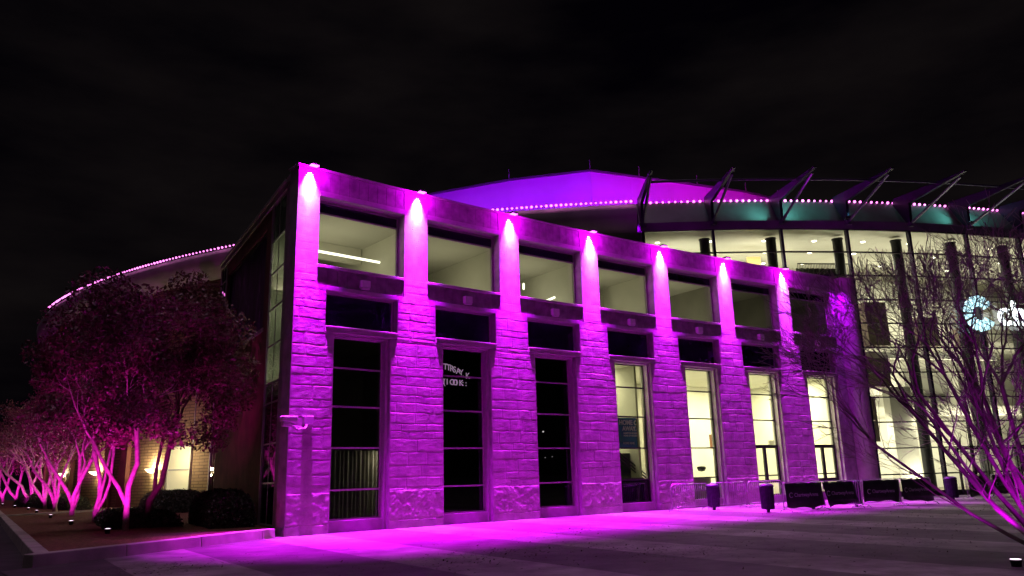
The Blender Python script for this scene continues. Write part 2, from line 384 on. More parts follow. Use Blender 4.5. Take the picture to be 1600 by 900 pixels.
XBa, XBb, ZBT, ZBS = 1.16, 3.98, 7.90, 6.68
XL, WL, ZL = 1.49, 2.20, 6.45
NB = 7
for i in range(NB+1):
    s = i*PT
    a_up, b_up = (s-PT+XU+WU, s+XU) if i else (0, XU)
    a_bd, b_bd = (s-PT+XBb, s+XBa) if i else (0, XBa)
    a_lo, b_lo = (s-PT+XL+WL, s+XL) if i else (0, XL)
    if i == NB: b_up = b_bd = b_lo = s+.22
    m = MB()
    for (a, b, z0, z1, nm, am) in ((a_lo, b_lo, 0, ZL, 0, 1), (a_bd, b_bd, ZL, 8.05, 1, 1), (a_up, b_up, 8.05, TOP, 2, 1)):
        m.grid(stone_pier(a, b, z0, z1, 11*i+nm+1, base_to=1.28 if nm == 0 else None, amp=am))
        # sides and back without a front face
        c = [W(a, .002, z0), W(b, .002, z0), W(b, .62, z0), W(a, .62, z0), W(a, .002, z1), W(b, .002, z1), W(b, .62, z1), W(a, .62, z1)]
        n = len(m.v); m.v += c; m.f += [tuple(n+k for k in q) for q in ((0, 3, 2, 1), (4, 5, 6, 7), (1, 2, 6, 5), (2, 3, 7, 6), (3, 0, 4, 7))]
    o = m.build('pier', 'stone', wing)
# seal between rings: coping
cop = MB()
N = 30
for k in range(N):
    a = k/N*(NB*PT+.22)-.05*(k == 0); b = (k+1)/N*(NB*PT+.22)
    cop.box(a, b-.004, -.05, .7, TOP+.002, TOP+.09, W)
cop.build('coping', 'stone_smooth', wing, bevel=.01)
def ribbed(m, s0, s1, z0, z1, d):
    n = 9; st = (s1-s0)/n
    for k in range(n): m.box(s0+k*st+.006, s0+(k+1)*st-.006, d, d+.3, z0, z1, W)
    m.box(s0, s1, d+.02, d+.32, z0+.01, z1-.01, W)
def frame_rect(m, s0, s1, z0, z1, d0, d1, t):
    m.box(s0, s0+t, d0, d1, z0, z1, W); m.box(s1-t, s1, d0, d1, z0, z1, W)
    m.box(s0+t, s1-t, d0, d1, z1-t, z1, W); m.box(s0+t, s1-t, d0, d1, z0, z0+t, W)
for i in range(NB):
    s = i*PT
    u0, u1 = s+XU, s+XU+WU; b0, b1 = s+XBa, s+XBb; l0, l1 = s+XL, s+XL+WL
    # parapet panel and its trim
    m = MB(); ribbed(m, u0+.002, u1-.002, ZT+.2, TOP-.002, .018); m.build('parapet_panel', 'groove', wing)
    m = MB(); m.box(u0+.001, u1-.001, -.02, .62, ZT, ZT+.198, W); m.build('window_lintel', 'trim', wing, bevel=.01); m = MB(); m.box(u0-.03, u1+.03, -.045, .1, ZB-.10, ZB, W); m.build('window_sill', 'trim', wing, bevel=.01)
    m = MB(); ribbed(m, u0+.002, u1-.002, 8.052, ZB-.102, .018); m.build('spandrel_panel', 'groove', wing)
    # upper window
    wn = MB(); frame_rect(wn, u0+.002, u1-.002, ZB+.002, ZT-.002, .40, .48, .09); wn.box(u0+.09, u1-.09, .39, .47, 10.70, 10.76, W); wf = wn.build('upper_window', 'trim', wing)
    MB().quad(W(u0+.09, .43, ZB+.09), W(u1-.09, .43, ZB+.09), W(u1-.09, .43, 10.70), W(u0+.09, .43, 10.70)).build('pane', 'glass', wf)
    MB().box(u0+.092, u1-.092, .41, .46, 10.762, ZT-.094, W).build('blind_box', 'spandrel', wf)
    # dark band window with trim
    m = MB(); m.box(b0, b1, -.012, .62, ZBT+.0, ZBT+.15, W); m.build('band_lintel', 'trim', wing, bevel=.01)
    wn = MB(); frame_rect(wn, b0+.002, b1-.002, ZBS+.002, ZBT-.002, .34, .42, .06); wf = wn.build('band_window', 'trim', wing)
    MB().box(b0+.06, b1-.06, .37, .40, ZBS+.06, ZBT-.06, W).build('pane', 'spandrel', wf)
    # ledge
    m = MB(); m.box(b0+.003, b1-.003, -.075, .62, ZBS-.06, ZBS, W); m.box(b0+.006, b1-.006, -.035, .55, ZL+.02, ZBS-.062, W); m.build('ledge', 'trim', wing, bevel=.012)
    # tall window: casing, transoms, panes
    lit = i >= 3
    m = MB(); m.box(l0+.002, l0+.10, .16, .62, 0, ZL, W); m.box(l1-.10, l1-.002, .16, .62, 0, ZL, W); m.box(l0+.1, l1-.1, .16, .62, ZL-.06, ZL+.018, W)
    m.box(l0+.1, l1-.1, .22, .62, 0.0, .36, W)
    cs = m.build('tall_window', 'trim', wing, bevel=.008)
    fm = 'frame_dark' if lit else 'frame'
    f_ = MB(); a, b = l0+.102, l1-.102
    f_.box(a, a+.05, .40, .48, .36, ZL-.06, W); f_.box(b-.05, b, .40, .48, .36, ZL-.06, W)
    zs = [.38, 1.32, 2.68, 4.05, 5.35, ZL-.07]
    for z in zs: f_.box(a+.05, b-.05, .395, .475, z-.03 if z > .4 else .36, z+(.14 if i > 4 and 2 < z < 3 else .03), W)
    door = i in (5, 6)
    if door:
        mid = (a+b)/2
        f_.box(mid-.09, mid+.09, .385, .48, .41, 2.65, W); f_.box(a+.05, a+.13, .39, .47, .41, 2.65, W); f_.box(b-.13, b-.05, .39, .47, .41, 2.65, W)
        f_.box(a+.13, mid-.09, .39, .47, .95, 1.10, W); f_.box(mid+.09, b-.13, .39, .47, .95, 1.10, W)
    f_.build('transom_frame', fm, cs)
    for k in range(5):
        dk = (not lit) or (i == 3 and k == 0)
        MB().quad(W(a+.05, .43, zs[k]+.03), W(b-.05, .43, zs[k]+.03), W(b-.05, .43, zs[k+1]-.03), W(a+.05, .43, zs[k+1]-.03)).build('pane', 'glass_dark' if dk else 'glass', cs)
    if i == 3: MB().box(a+.052, b-.052, .455, .47, .41, 1.29, W).build('kick_panel', 'spandrel', cs)

# end pier: rounded column-like return beside the glass hall
m = MB(); s0, s1 = NB*PT+.222, 33.0; R = []
prof = [(31.36, .5), (31.36, -.1)] + [(31.36+.62*(1-math.cos(PI/2*k/10)), -.12-.68*math.sin(PI/2*k/10)) for k in range(11)] + [(32.15, -.8), (32.18, -.6), (32.2, .9)]
for z in (0, TOP-.02): R.append([W(p[0], p[1], z) for p in prof])
m.grid(R); n = len(m.v); m.v += [W(p[0], p[1], TOP-.02) for p in prof]; m.f.append(tuple(range(n, n+len(prof))))
m.build('end_column', 'stone_smooth', wing, smooth=False)
# left return face
m = MB()
# corner pier side skin (t 0..1.6) smooth stone, window strip 1.6..3.1, red wall beyond
def lbox(m, t0, t1, d0, d1, z0, z1): return m.box(t0, t1, d0, d1, z0, z1, LW)
m = MB(); lbox(m, .065, 1.55, .0, .28, 0, TOP-.15); lbox(m, .1, 1.5, -.03, .28, TOP-.148, TOP+.088); m.build('corner_return', 'stone_smooth', wing, bevel=.02)
m = MB(); lbox(m, 3.58, 4.45, .02, .5, 0, TOP-.1); lbox(m, 4.45, 12.3, .02, .5, 0, 7.25); lbox(m, 4.45, 12.3, .02, .5, 11.15, TOP-.1); lbox(m, 12.3, 12.7, .02, .5, 0, TOP-.1); lbox(m, 4.45, 12.3, .3, .5, 7.25, 11.15)
m.build('red_wall', 'red_wall', wing)
m = MB(); lbox(m, 1.5, 14.0, -.10, .62, TOP-.098, TOP+.02); lbox(m, 1.5, 14.0, -.04, .05, TOP-.35, TOP-.1); m.build('roof_edge', 'trim', wing, bevel=.012)
m = MB(); lbox(m, 4.3, 12.4, -.02, .03, 7.1, 7.24); lbox(m, 12.4, 12.52, -.02, .03, 7.1, 11.5); lbox(m, 3.5, 3.576, -.015, .03, 0, TOP-.2); m.build('wall_trim', 'trim', wing)
def side_window(t0, t1, zlist, lit_from, nm):
    f_ = MB(); lbox(f_, t0, t0+.04, .02, .05, .2, zlist[-1]); lbox(f_, t1-.06, t1, .02, .06, .2, zlist[-1]); mid = (t0+t1)/2
    lbox(f_, mid-.02, mid+.02, .025, .045, .2, zlist[-1])
    for z in zlist: lbox(f_, t0+.06, t1-.06, .02, .055, z-.03, z+.03)
    wf = f_.build(nm, 'frame', wing)
    for k in range(len(zlist)-1):
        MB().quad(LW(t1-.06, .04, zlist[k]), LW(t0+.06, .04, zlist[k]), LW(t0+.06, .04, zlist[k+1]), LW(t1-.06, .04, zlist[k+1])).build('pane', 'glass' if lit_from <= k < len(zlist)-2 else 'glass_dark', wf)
    return wf
side_window(1.56, 3.5, [.25, 1.6, 2.9, 4.3, 5.0, 6.35, 7.7, 9.05, 10.3, 11.9], 4, 'side_window')
side_window(12.72, 13.9, [.25, 2.2, 4.4, 6.6, 8.8, 11.0, 11.9], 9, 'side_window')
m = MB(); lbox(m, 13.9, 14.0, .0, .6, 0, TOP-.1); m.build('corner_post', 'trim', wing)

# wing inside: rooms on two floors, closed boxes
def room(name, s0, s1, z0, z1, depth, wall='cream', ceil='ceiling', d0=.64):
    m = MB(); s0f = s0
    sb = max(s0, .2*depth+.95) if s0 < 1 else s0
    m.quad(W(sb, depth, z0), W(s1, depth, z0), W(s1, depth, z1), W(sb, depth, z1))
    m.quad(W(s0, d0, z0), W(sb, depth, z0), W(sb, depth, z1), W(s0, d0, z1)); m.quad(W(s1, d0, z0), W(s1, depth, z0), W(s1, depth, z1), W(s1, d0, z1))
    o = m.build('room_wall', wall, wing)
    MB().quad(W(s0, d0-.03, z1), W(s1, d0-.03, z1), W(s1, depth, z1), W(sb, depth, z1)).build('room_ceiling', ceil, wing)
    MB().quad(W(s0, d0-.03, z0), W(s1, d0-.03, z0), W(s1, depth, z0), W(sb, depth, z0)).build('room_floor', 'interior_floor', wing)
WARM = (1, .93, .66)
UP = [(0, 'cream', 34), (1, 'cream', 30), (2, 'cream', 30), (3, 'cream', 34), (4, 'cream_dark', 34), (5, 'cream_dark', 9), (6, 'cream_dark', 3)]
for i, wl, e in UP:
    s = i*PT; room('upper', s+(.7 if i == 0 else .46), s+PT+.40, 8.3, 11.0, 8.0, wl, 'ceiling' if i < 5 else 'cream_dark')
    q = W(s+2.5, 2.6, 8.55); lamp('room_fill', 'AREA', q, e*1.6, WARM, (q[0], q[1], 20), wing, shape='RECTANGLE', size=3.4, size_y=3.0)  # upward area light added below sill level in place of floor bounce
# bay details upstairs
def inside_tube(p, q, r=.05, nm='light_bar'): return MB().tube([p, q], r, 6).build(nm, 'tube', wing)
def slab(p, q, w_, h, nm, m='cream', z=None):
    return None
inside_tube(W(1.35, 2.6, 10.05), W(4.7, 2.6, 10.02), .05); inside_tube(W(1.35, 2.6, 10.05), W(1.95, 4.4, 10.1), .05)
MB().box(2.1, 4.8, 4.3, 4.6, 10.35, 10.99, W).build('ceiling_beam', 'cream', wing)
inside_tube(W(9.6, 3.6, 10.3), W(11.9, 5.4, 10.25)); inside_tube(W(12.4, 3.2, 10.3), W(13.0, 4.0, 10.3)); inside_tube(W(12.9, 1.6, 9.4), W(13.2, 3.4, 9.4))
MB().box(12.55, 12.85, 4.0, 4.4, 10.5, 10.98, W).build('projector', 'cream_dark', wing)
m = MB(); m.box(14.9, 16.3, 3.4, 3.5, 8.31, 10.9, W); m.build('partition', 'cream_dark', wing)
m = MB(); m.box(16.35, 17.4, 3.3, 3.42, 8.31, 10.4, W); m.build('door_panel', 'cream_dark', wing)
MB().box(14.85, 14.95, 3.3, 3.39, 8.31, 10.6, W).build('door_frame', 'trim', wing)
MB().box(20.6, 21.3, 2.6, 3.2, 8.31, 10.35, W).build('cabinet', 'black_metal', wing)
for (s_, d_) in ((11.2, 4.2), (15.6, 2.4), (19.2, 2.6), (20.4, 5.0), (21.6, 5.2), (23.8, 3.0)):
    MB().lathe([(.11, -.02), (.12, .0)], W(s_, d_, 10.99), 12).build('downlight', 'lamp_white', wing)
# lower rooms: three dark, four lit
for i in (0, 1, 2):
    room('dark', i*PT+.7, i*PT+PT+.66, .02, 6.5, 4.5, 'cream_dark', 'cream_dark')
room('lobby', 3*PT+.72, NB*PT+.15, .02, 6.5, 7.0, 'cream', 'ceiling')
for i in range(3, 7):
    s = i*PT+2.6
    q = W(s, 3.6, 6.44); lamp('lobby_light', 'AREA', q, (900 if i > 4 else 420), (1, .95, .62), (q[0], q[1], 0), wing, shape='RECTANGLE', size=2.6, size_y=2.6)
    q = W(s, 2.2, .1); lamp('lobby_fill', 'AREA', q, (260 if i > 4 else 130), (1, .95, .62), (q[0], q[1]+.8, 9), wing, shape='RECTANGLE', size=2.6, size_y=1.2)  # upward fill added to brighten the lobby, no fixture modelled
# things seen through the lobby panes
MB().box(3*PT+3.5, 3*PT+3.62, .9, 3.2, 1.4, 6.45, W).build('partition', 'cream_dark', wing)
MB().box(3*PT+1.5, 3*PT+5.2, 3.2, 3.4, 5.0, 5.25, W).build('ceiling_beam', 'cream_dark', wing)
for k, (za, zb_) in enumerate(((2.9, 1.5), (2.75, 1.35), (2.6, 1.2))):
    MB().tube([W(3*PT+1.5, 1.2, za+.3), W(3*PT+4.2, 1.2, zb_)], .035, 6).build('stair_rail', 'black_metal', wing)
MB().box(3*PT+1.4, 3*PT+4.2, 1.5, 1.6, .4, 2.5, W).build('stair_side', 'black_metal', wing)
MB().box(4*PT+2.2, 4*PT+2.6, 1.6, 1.8, 2.9, 4.6, W).build('dark_sign_board', 'black_metal', wing)
MB().box(4*PT+2.3, 4*PT+3.2, 1.8, 1.9, .1, 2.6, W).build('inner_door', 'frame_dark', wing)
q = W(4*PT+3.55, 1.4, 1.75); MB().lathe([(.0, -.16), (.16, -.13), (.22, 0), (.2, .08), (.0, .1)], q, 14).build('round_lamp', 'black_metal', wing, smooth=True)
MB().box(4*PT+1.5, 4*PT+3.6, .9, 1.0, .3, 1.3, W).build('counter_front', 'cream_dark', wing)
MB().box(5*PT+2.0, 5*PT+4.4, 3.4, 3.5, 2.75, 3.5, W).build('brown_board', 'brown_panel', wing)
MB().box(6*PT+2.0, 6*PT+4.4, 3.4, 3.5, 2.8, 3.2, W).build('brown_board', 'cream_dark', wing)
m = MB(); m.box(6*PT+2.2, 6*PT+3.2, 2.4, 2.5, .1, 2.5, W); m.build('blue_door', 'poster', wing)
# curtain in first bay, brightened by an added area light on its front
def curtain(s0, s1, d, z0, z1, nm, mt, fn=W, par=None, amp=.05, per=.16):
    n = int((s1-s0)/(per/6)); A = []; 
    for z in (z0, z1): A.append([fn(s0+(s1-s0)*k/n, d+amp*math.sin(2*PI*k/6+.6*math.sin(k*.37)), z) for k in range(n+1)])
    return MB().grid(A).build(nm, mt, par if par is not None else wing, smooth=True)
curtain(1.2, 4.4, 1.2, .3, 2.62, 'curtain', 'curtain')
q = W(4.3, .85, 2.4); lamp('curtain_fill', 'AREA', q, 70, (1, .93, .65), W(3.2, 1.2, 1.4), wing, size=.5)
MB().lathe([(.0, -.05), (.07, -.04), (.07, .04), (.0, .05)], W(2.15, 2.2, 5.1), 12).build('pendant_bulb', 'lamp_white', wing, smooth=True)
MB().lathe([(.0, -.03), (.035, -.02), (.035, .02), (.0, .03)], W(12.3, 2.0, 3.45), 10).build('pendant_bulb', 'lamp_white', wing, smooth=True)
for k in range(5):
    MB().lathe([(.0, -.02), (.02, -.01), (.02, .01), (.0, .02)], W(10.9+k*.38, 1.6, 2.35+.03*math.sin(k*2)), 8).build('pendant_bulb', 'tube', wing, smooth=True)
# wing roof and back walls; side window room
m = MB()
A = [W(k*NB*PT/12, .5, TOP-.3) for k in range(13)]; Bk = [(2.67+14+0, 13.7+2, TOP-.3)]
n = len(m.v); poly = A + [(31, 2, TOP-.3), (24, 8, TOP-.3), (12, 15, TOP-.3), LW(14, .3, TOP-.3)]; m.v += poly; m.f.append(tuple(range(len(poly))))
m.build('roof', 'roofing', wing)
m = MB(); m.quad(LW(14, .3, 0), (9.3, 25, 0), (9.3, 25, TOP-.3), LW(14, .3, TOP-.3)); m.build('rear_wall', 'red_wall', wing)
m = MB()   # narrow stair room behind the corner window strip
m.quad(LW(1.5, .6, 4.6), LW(3.56, .6, 4.6), LW(3.56, .6, 11.8), LW(1.5, .6, 11.8)); m.quad(LW(3.54, .065, 4.6), LW(3.54, .6, 4.6), LW(3.54, .6, 11.8), LW(3.54, .065, 11.8)); m.quad(LW(1.5, .2, 11.8), LW(3.56, .2, 11.8), LW(3.56, .6, 11.8), LW(1.5, .6, 11.8))
m.build('stair_wall', 'cream', wing)
[lamp('stair_light', 'POINT', LW(2.7, .36, z_), 5, (.9, 1, .66), None, wing, shadow_soft_size=.1) for z_ in (5.6, 7.6, 9.6)]
m = MB(); m.quad(LW(12.7, 1.2, 0), LW(14, 1.2, 0), LW(14, 1.2, 12), LW(12.7, 1.2, 12)); m.quad(LW(1.5, .6, 0), LW(3.56, .6, 0), LW(3.56, .6, 4.6), LW(1.5, .6, 4.6)); m.build('inner_lining', 'cream_dark', wing)

# ------------------------------------------------------------------ show banner on the left face
bn = empty('wall_banner', 'tall dark purple printed show banner on the red side wall', 'banner')
MB().box(4.9, 12.0, .16, .22, 7.4, 11.05, LW).build('printed_cloth', 'wallart', bn)
fm_ = MB(); [fm_.box(*a, LW) for a in ((4.8, 12.1, .1, .26, 7.28, 7.38), (4.8, 12.1, .1, .26, 11.07, 11.14), (4.8, 4.88, .1, .26, 7.382, 11.068), (12.02, 12.1, .1, .26, 7.382, 11.068))]; fm_.build('banner_frame', 'frame_dark', bn)

# ------------------------------------------------------------------ arena drum with rim, attic
arena = empty('round_arena', 'big round arena drum with glowing violet upper wall and LED lined rim', 'building')
def cyl_grid(a0, a1, prof, n):
    return [[CY(a0+(a1-a0)*k/n, r, z) for k in range(n+1)] for r, z in prof]
AG = -133.85
MB().grid(cyl_grid(-200, AG, [(65.9, 0), (65.9, 15.2)], 90)).build('drum_wall', 'drum', arena)
MB().grid(cyl_grid(-200, AG, [(65.9, 15.2), (66.7, 15.5), (66.95, 16.6), (66.75, 16.95), (66.2, 16.95)], 90)).build('cornice', 'cornice', arena, smooth=True)
MB().grid(cyl_grid(AG, -85, [(67.9, 14.9), (68.0, 15.35), (67.5, 15.4), (66.75, 16.95), (66.2, 16.95)], 80)).build('fascia', 'fascia', arena)
MB().grid(cyl_grid(-200, -85, [(66.2, 16.95), (66.1, 16.5), (50, 16.6)], 110)).build('rim_roof', 'roofing', arena)
for a in (-185.5, -180, -174, -168.2, -166.3, -155.5, -150): MB().box(-.45, .45, 0, .3, 0, 15.2, lambda x, y, z, a=a: CY(a+x/66*57.3, 65.9+y, z)).build('pilaster', 'red_wall', arena)
m = MB()
for a in np.arange(-160, -134, 3.6): m.box(-.03, .03, 0, .05, 0, 15.2, lambda x, y, z, a=a: CY(a+x/66*57.3, 65.9+y, z))
for z in (9.4, 12.3): m.grid(cyl_grid(-200, AG, [(65.9, z), (65.96, z+.02), (65.96, z+.1), (65.9, z+.12)], 80))
m.build('wall_joint', 'cornice', arena)
# attic: polygonal upper wall
AP = [(24, 75), (19.0, 46), (18.4, 32), (19.95, 20.55), (22.7, 14.95), (25.95, 10.27), (31.8, 8.24), (38.0, 6.12), (42.0, 5.45), (49, 6.6), (60, 10)]
ZA = 21.72
m = MB(); m.grid([[(x, y, 16.55) for x, y in AP], [(x, y, ZA-.12) for x, y in AP]]); m.build('attic_wall', 'attic', arena)
m = MB(); v = [(x, y, ZA-.1) for x, y in AP]; m.v += v; m.f.append(tuple(range(len(v)))); m.build('attic_roof', 'roofing', arena)
m = MB()
for (a, b) in zip(AP[:-1], AP[1:]):
    a = Vector(a); b = Vector(b); d = (b-a).normalized(); nn = Vector((d.y, -d.x)); L = (b-a).length
    m.hexa([P2(a, ZA-.12), P2(b, ZA-.12), P2(b+nn*.1, ZA-.12), P2(a+nn*.1, ZA-.12), P2(a, ZA+.02), P2(b, ZA+.02), P2(b+nn*.1, ZA+.02), P2(a+nn*.1, ZA+.02)])
m.build('attic_coping', 'fascia', arena)
m = MB()
for (a, b) in zip(AP[2:-2], AP[3:-1]):
    a = Vector(a); b = Vector(b); d = (b-a).normalized(); nn = Vector((d.y, -d.x)); L = (b-a).length; k = 0.0
    while k < L:
        p = a+d*k; m = MB(); m.hexa([P2(p, 16.6), P2(p+d*.03, 16.6), P2(p+d*.03+nn*.025, 16.6), P2(p+nn*.025, 16.6), P2(p, ZA-.13), P2(p+d*.03, ZA-.13), P2(p+d*.03+nn*.025, ZA-.13), P2(p+nn*.025, ZA-.13)]); m.build('wall_seam', 'attic', arena); k += L/2.0
for (x, y) in ((22.7, 14.95), (25.95, 10.27), (29.6, 9.0), (34.2, 7.45), (38.4, 6.1), (41.9, 5.5)):
    MB().tube([(x, y, ZA), (x, y, ZA+.75)], .035, 6).build('lightning_rod', 'steel', arena)
# drum window, door beside wing
def drum_window(a0, a1, z0, z1, nm, lit):
    r = 66.0; f_ = MB(); am = (a0+a1)/2
    def cb(x0, x1, y0, y1, z0_, z1_): f_.box(x0, x1, y0, y1, z0_, z1_, lambda a, y, z: CY(a, r+y, z))
    t = .07/66*57.3
    cb(a0-t, a0, -.1, .06, z0-.07, z1+.07); cb(a1, a1+t, -.1, .06, z0-.07, z1+.07); cb(a0, a1, -.1, .06, z1, z1+.07); cb(a0, a1, -.1, .08, z0-.07, z0); cb(a0, a1, -.08, .04, (z0+z1)/2-.1, (z0+z1)/2-.02)
    wf = f_.build(nm, 'frame', arena)
    MB().quad(CY(a0, r-.03, z0), CY(a1, r-.03, z0), CY(a1, r-.03, z1), CY(a0, r-.03, z1)).build('blind', MT['blind'] if lit else 'spandrel', wf)
bm_ = mat('lit window blind', (.6, .58, .4), .8, emis=(1, .93, .52), es=.30); MT['blind'] = bm_
t_ = bm_.node_tree; wv = t_.nodes.new('ShaderNodeTexWave'); wv.inputs['Scale'].default_value = 3.2; wv.bands_direction = 'Y'; wv.inputs['Distortion'].default_value = .6
tcn_ = t_.nodes.new('ShaderNodeTexCoord'); t_.links.new(tcn_.outputs['Object'], wv.inputs['Vector']); mr = t_.nodes.new('ShaderNodeMapRange'); mr.inputs['To Min'].default_value = .25; mr.inputs['To Max'].default_value = .42
t_.links.new(wv.outputs['Fac'], mr.inputs['Value']); t_.links.new(mr.outputs['Result'], t_.nodes['Principled BSDF'].inputs['Emission Strength'])
drum_window(-162.0, -160.05, 1.2, 4.05, 'drum_window', True)
drum_window(-158.2, -157.2, .3, 3.6, 'drum_window', False)
m = MB(); m.box(-158.42, -158.36, 0, .2, .2, 4.2, lambda a, y, z: CY(a, 65.95+y, z)); m.build('door_jamb', 'cream', arena)
drum_window(-151.6, -150.4, 9.6, 12.2, 'drum_window', False)

# rim LED strings: three runs, each dot a part
def led_string(name, label, a0, a1, r, z, n):
    e = empty(name, label, 'light string', group='LED strings along the arena rim')
    md = None
    for k in range(n):
        a = a0+(a1-a0)*(k+.5)/n; p = CY(a, r, z)
        if md is None:
            o = MB().lathe([(.0, -.07), (.055, -.05), (.075, 0), (.055, .05), (.0, .07)], (0, 0, 0), 8, cap=False).build('led', 'led_pink', e, smooth=True); md = o
        else:
            o = md.copy(); C.objects.link(o); o.parent = e
        o.location = p; o.scale = [rnd.uniform(.75, 1.15)]*3
    return e
led_string('led_string', 'run of pink LED dots curving along the far left rim above the tree', -181, -156, 67.0, 16.98, 84)
led_string('led_string', 'run of pink LED dots below the violet wall, left of the first black bracket', -145.5, -134.0, 66.95, 17.06, 46)
led_string('led_string', 'run of pink LED dots behind the row of black roof brackets', -133.3, -109, 66.8, 16.98, 78)

# attic wash lights standing on the rim roof
wash0 = None
COLS = [(-153, 64.3, (.34, 0, 1), 110), (-148.5, 64.3, (.34, 0, 1), 300), (-144.5, 64.4, (.33, 0, 1), 450), (-140.5, 64.4, (.32, 0, 1), 500), (-137.2, 64.4, (.32, 0, 1), 420), (-133.8, 64.2, (.38, 0, 1), 480), (-130.2, 64.4, (.58, 0, 1), 520), (-126.5, 64.6, (.95, 0, .95), 560), (-122.8, 64.6, (1, 0, .85), 400)]
LBL = ['far left end', 'second from the left end', 'third from the left end', 'just left of the wall corner', 'in front of the wall corner', 'just right of the wall corner', 'between the first two brackets', 'behind the third bracket', 'at the right end']
for (a, r, col, e), lb in zip(COLS, LBL):
    p = CY(a, r, 16.75); rr = empty('wash_light', 'linear wash light on the rim roof, %s' % lb, 'wash light', p, math.radians(a), group='wash lights behind the arena rim')
    MB().box(-.08, .08, -1.6, 1.6, -.1, .06).build('housing', 'black_metal', rr)
    q = CY(a, r-4, 20.2); d = Vector(q)-Vector(p)
    l = lamp('wash_lamp', 'AREA', (0, 0, .12), e, col, None, rr, shape='RECTANGLE', size=3.2, size_y=.25)
    l.rotation_euler = Vector((-4, 0, 3.2)).to_track_quat('-Z', 'Y').to_euler()
    l.rotation_euler = (Matrix.Rotation(math.radians(0), 3, 'Z') @ Vector((-4, 0, 3.2)).to_track_quat('-Z', 'X').to_matrix()).to_euler()

# ------------------------------------------------------------------ glass entrance hall
hall = empty('glass_hall', 'tall curved glass entrance hall glowing cream from inside beside the stone wing', 'building')
MA = [-133.7+3.345*k for k in range(0, 13)]     # mullion angles
RG = 67.6
ZM = [.25, 1.17, 2.55, 3.95, 5.3, 6.68, 8.07, 9.45, 10.82, 12.22, 13.6, 14.95]
for k, a in enumerate(MA):
    m = MB(); t = .07/RG*57.3; m.box(a-t, a+t, -.12, .14, 12.2 if k < 3 else .0, 14.93, lambda aa, y, z: CY(aa, RG+y, z)); m.build('mullion', 'fin' if k % 1 == 0 else 'frame_dark', hall)
m = MB()
for z in ZM: m.grid(cyl_grid(MA[0] if z > 12.2 else MA[3], MA[-1], [(RG+.07, z-.035), (RG+.07, z+.035), (RG-.07, z+.035), (RG-.07, z-.035), (RG+.07, z-.035)], 72))
m.grid(cyl_grid(MA[3], MA[-1], [(RG+.1, 0), (RG+.1, .25), (RG-.1, .25)], 72))
m.build('transom', 'frame_dark', hall)
for k in range(len(MA)-1):
    MB().grid(cyl_grid(MA[k]+.07, MA[k+1]-.07, [(RG, 12.25 if k < 3 else .28), (RG, 14.92)], 6)).build('pane', 'glass', hall)
for k in range(4, 9):
    a = MA[k]+1.67; t = .04/RG*57.3; MB().box(a-t, a+t, -.08, .08, .25, 5.3, lambda aa, y, z: CY(aa, RG+y, z)).build('mullion', 'frame_dark', hall)
# interior: ceiling, back wall, floors, wall blocks
MB().grid(cyl_grid(-138, -90, [(67.5, 14.98), (54, 15.1)], 40)).build('hall_ceiling', 'ceiling', hall)
MB().grid(cyl_grid(-138, -90, [(56, 0), (56, 15.1)], 40)).build('back_wall', 'cream', hall)
MB().grid(cyl_grid(-123.8, -90, [(67.5, .03), (54, .03)], 40)).build('hall_floor', 'interior_floor', hall)
MB().grid([[CY(-133.7, 67.4, 0), CY(-133.7, 56, 0)], [CY(-133.7, 67.4, 15), CY(-133.7, 56, 15)]]).build('side_wall', 'cream', hall)
def cbx(nm, mt, a0, a1, r0, r1, z0, z1):
    n = max(1, int(abs(a1-a0)/2)); m = MB()
    for k in range(n): m.box(a0+(a1-a0)*k/n, a0+(a1-a0)*(k+1)/n-.0005, r0, r1, z0, z1, lambda aa, y, z: CY(aa, y, z))
    return m.build(nm, mt, hall)
cbx('mezzanine_floor', 'cream', -124.5, -96, 56.1, 61.5, 4.9, 5.3)
cbx('mezzanine_floor', 'cream_dark', -124.5, -96, 56.1, 60.0, 9.6, 10.0)
cbx('wall_block', 'brown_dark', -121.1, -119.8, 63.4, 64.0, 8.8, 11.5)
cbx('wall_block', 'brown_dark', -121.7, -120.1, 63.2, 64.0, 6.3, 8.0)
cbx('floor_edge', 'cream', -123.0, -112.0, 63.0, 63.3, 8.1, 8.5)
cbx('wall_block', 'brown_dark', -117.9, -116.6, 63.2, 64.0, 8.8, 10.6)
cbx('wall_block', 'brown_dark', -114.9, -113.2, 63.2, 64.0, 8.8, 11.2)
cbx('floor_edge', 'cream_dark', -119.8, -104.0, 62.6, 62.9, 4.6, 5.2)
cbx('wall_block', 'cream_dark', -113.9, -112.5, 61.6, 62.0, 5.4, 8.0)
cbx('wall_block', 'cream_dark', -121.2, -119.9, 60.4, 61.0, 7.4, 9.3)
cbx('wall_block', 'cream_dark', -118.6, -116.9, 59.0, 60.5, 6.2, 9.2)
cbx('wall_block', 'cream_dark', -120.75, -119.45, 64.0, 64.6, .1, 6.2)
cbx('wall_block', 'cream_dark', -118.2, -115.2, 61.0, 62.5, 5.4, 7.6)
cbx('hanging_board', 'brown_dark', -122.3, -121.9, 64.9, 65.1, 3.0, 5.6)
cbx('amber_panel', 'amber', -127.8, -127.05, 64.4, 64.5, 13.3, 14.2)
cbx('wall_block', 'cream', -133.5, -125.0, 56.3, 60.6, 10.0, 14.2)
m = MB()
for k in range(34):
    a = -125.6+.085*k; m.tube([CY(a, 65.8, 12.3), CY(a, 65.8, 13.35)], .018, 4)
m.tube([CY(-125.6, 65.8, 13.4), CY(-122.7, 65.8, 13.4)], .04, 6); m.build('guard_rail', 'frame_dark', hall)
A = [[CY(-125.5+.05*k, 65.3+.08*math.sin(k*1.1), z) for k in range(54)] for z in (12.3, 13.25)]; MB().grid(A).build('curtain', 'curtain_dark', hall, smooth=True)
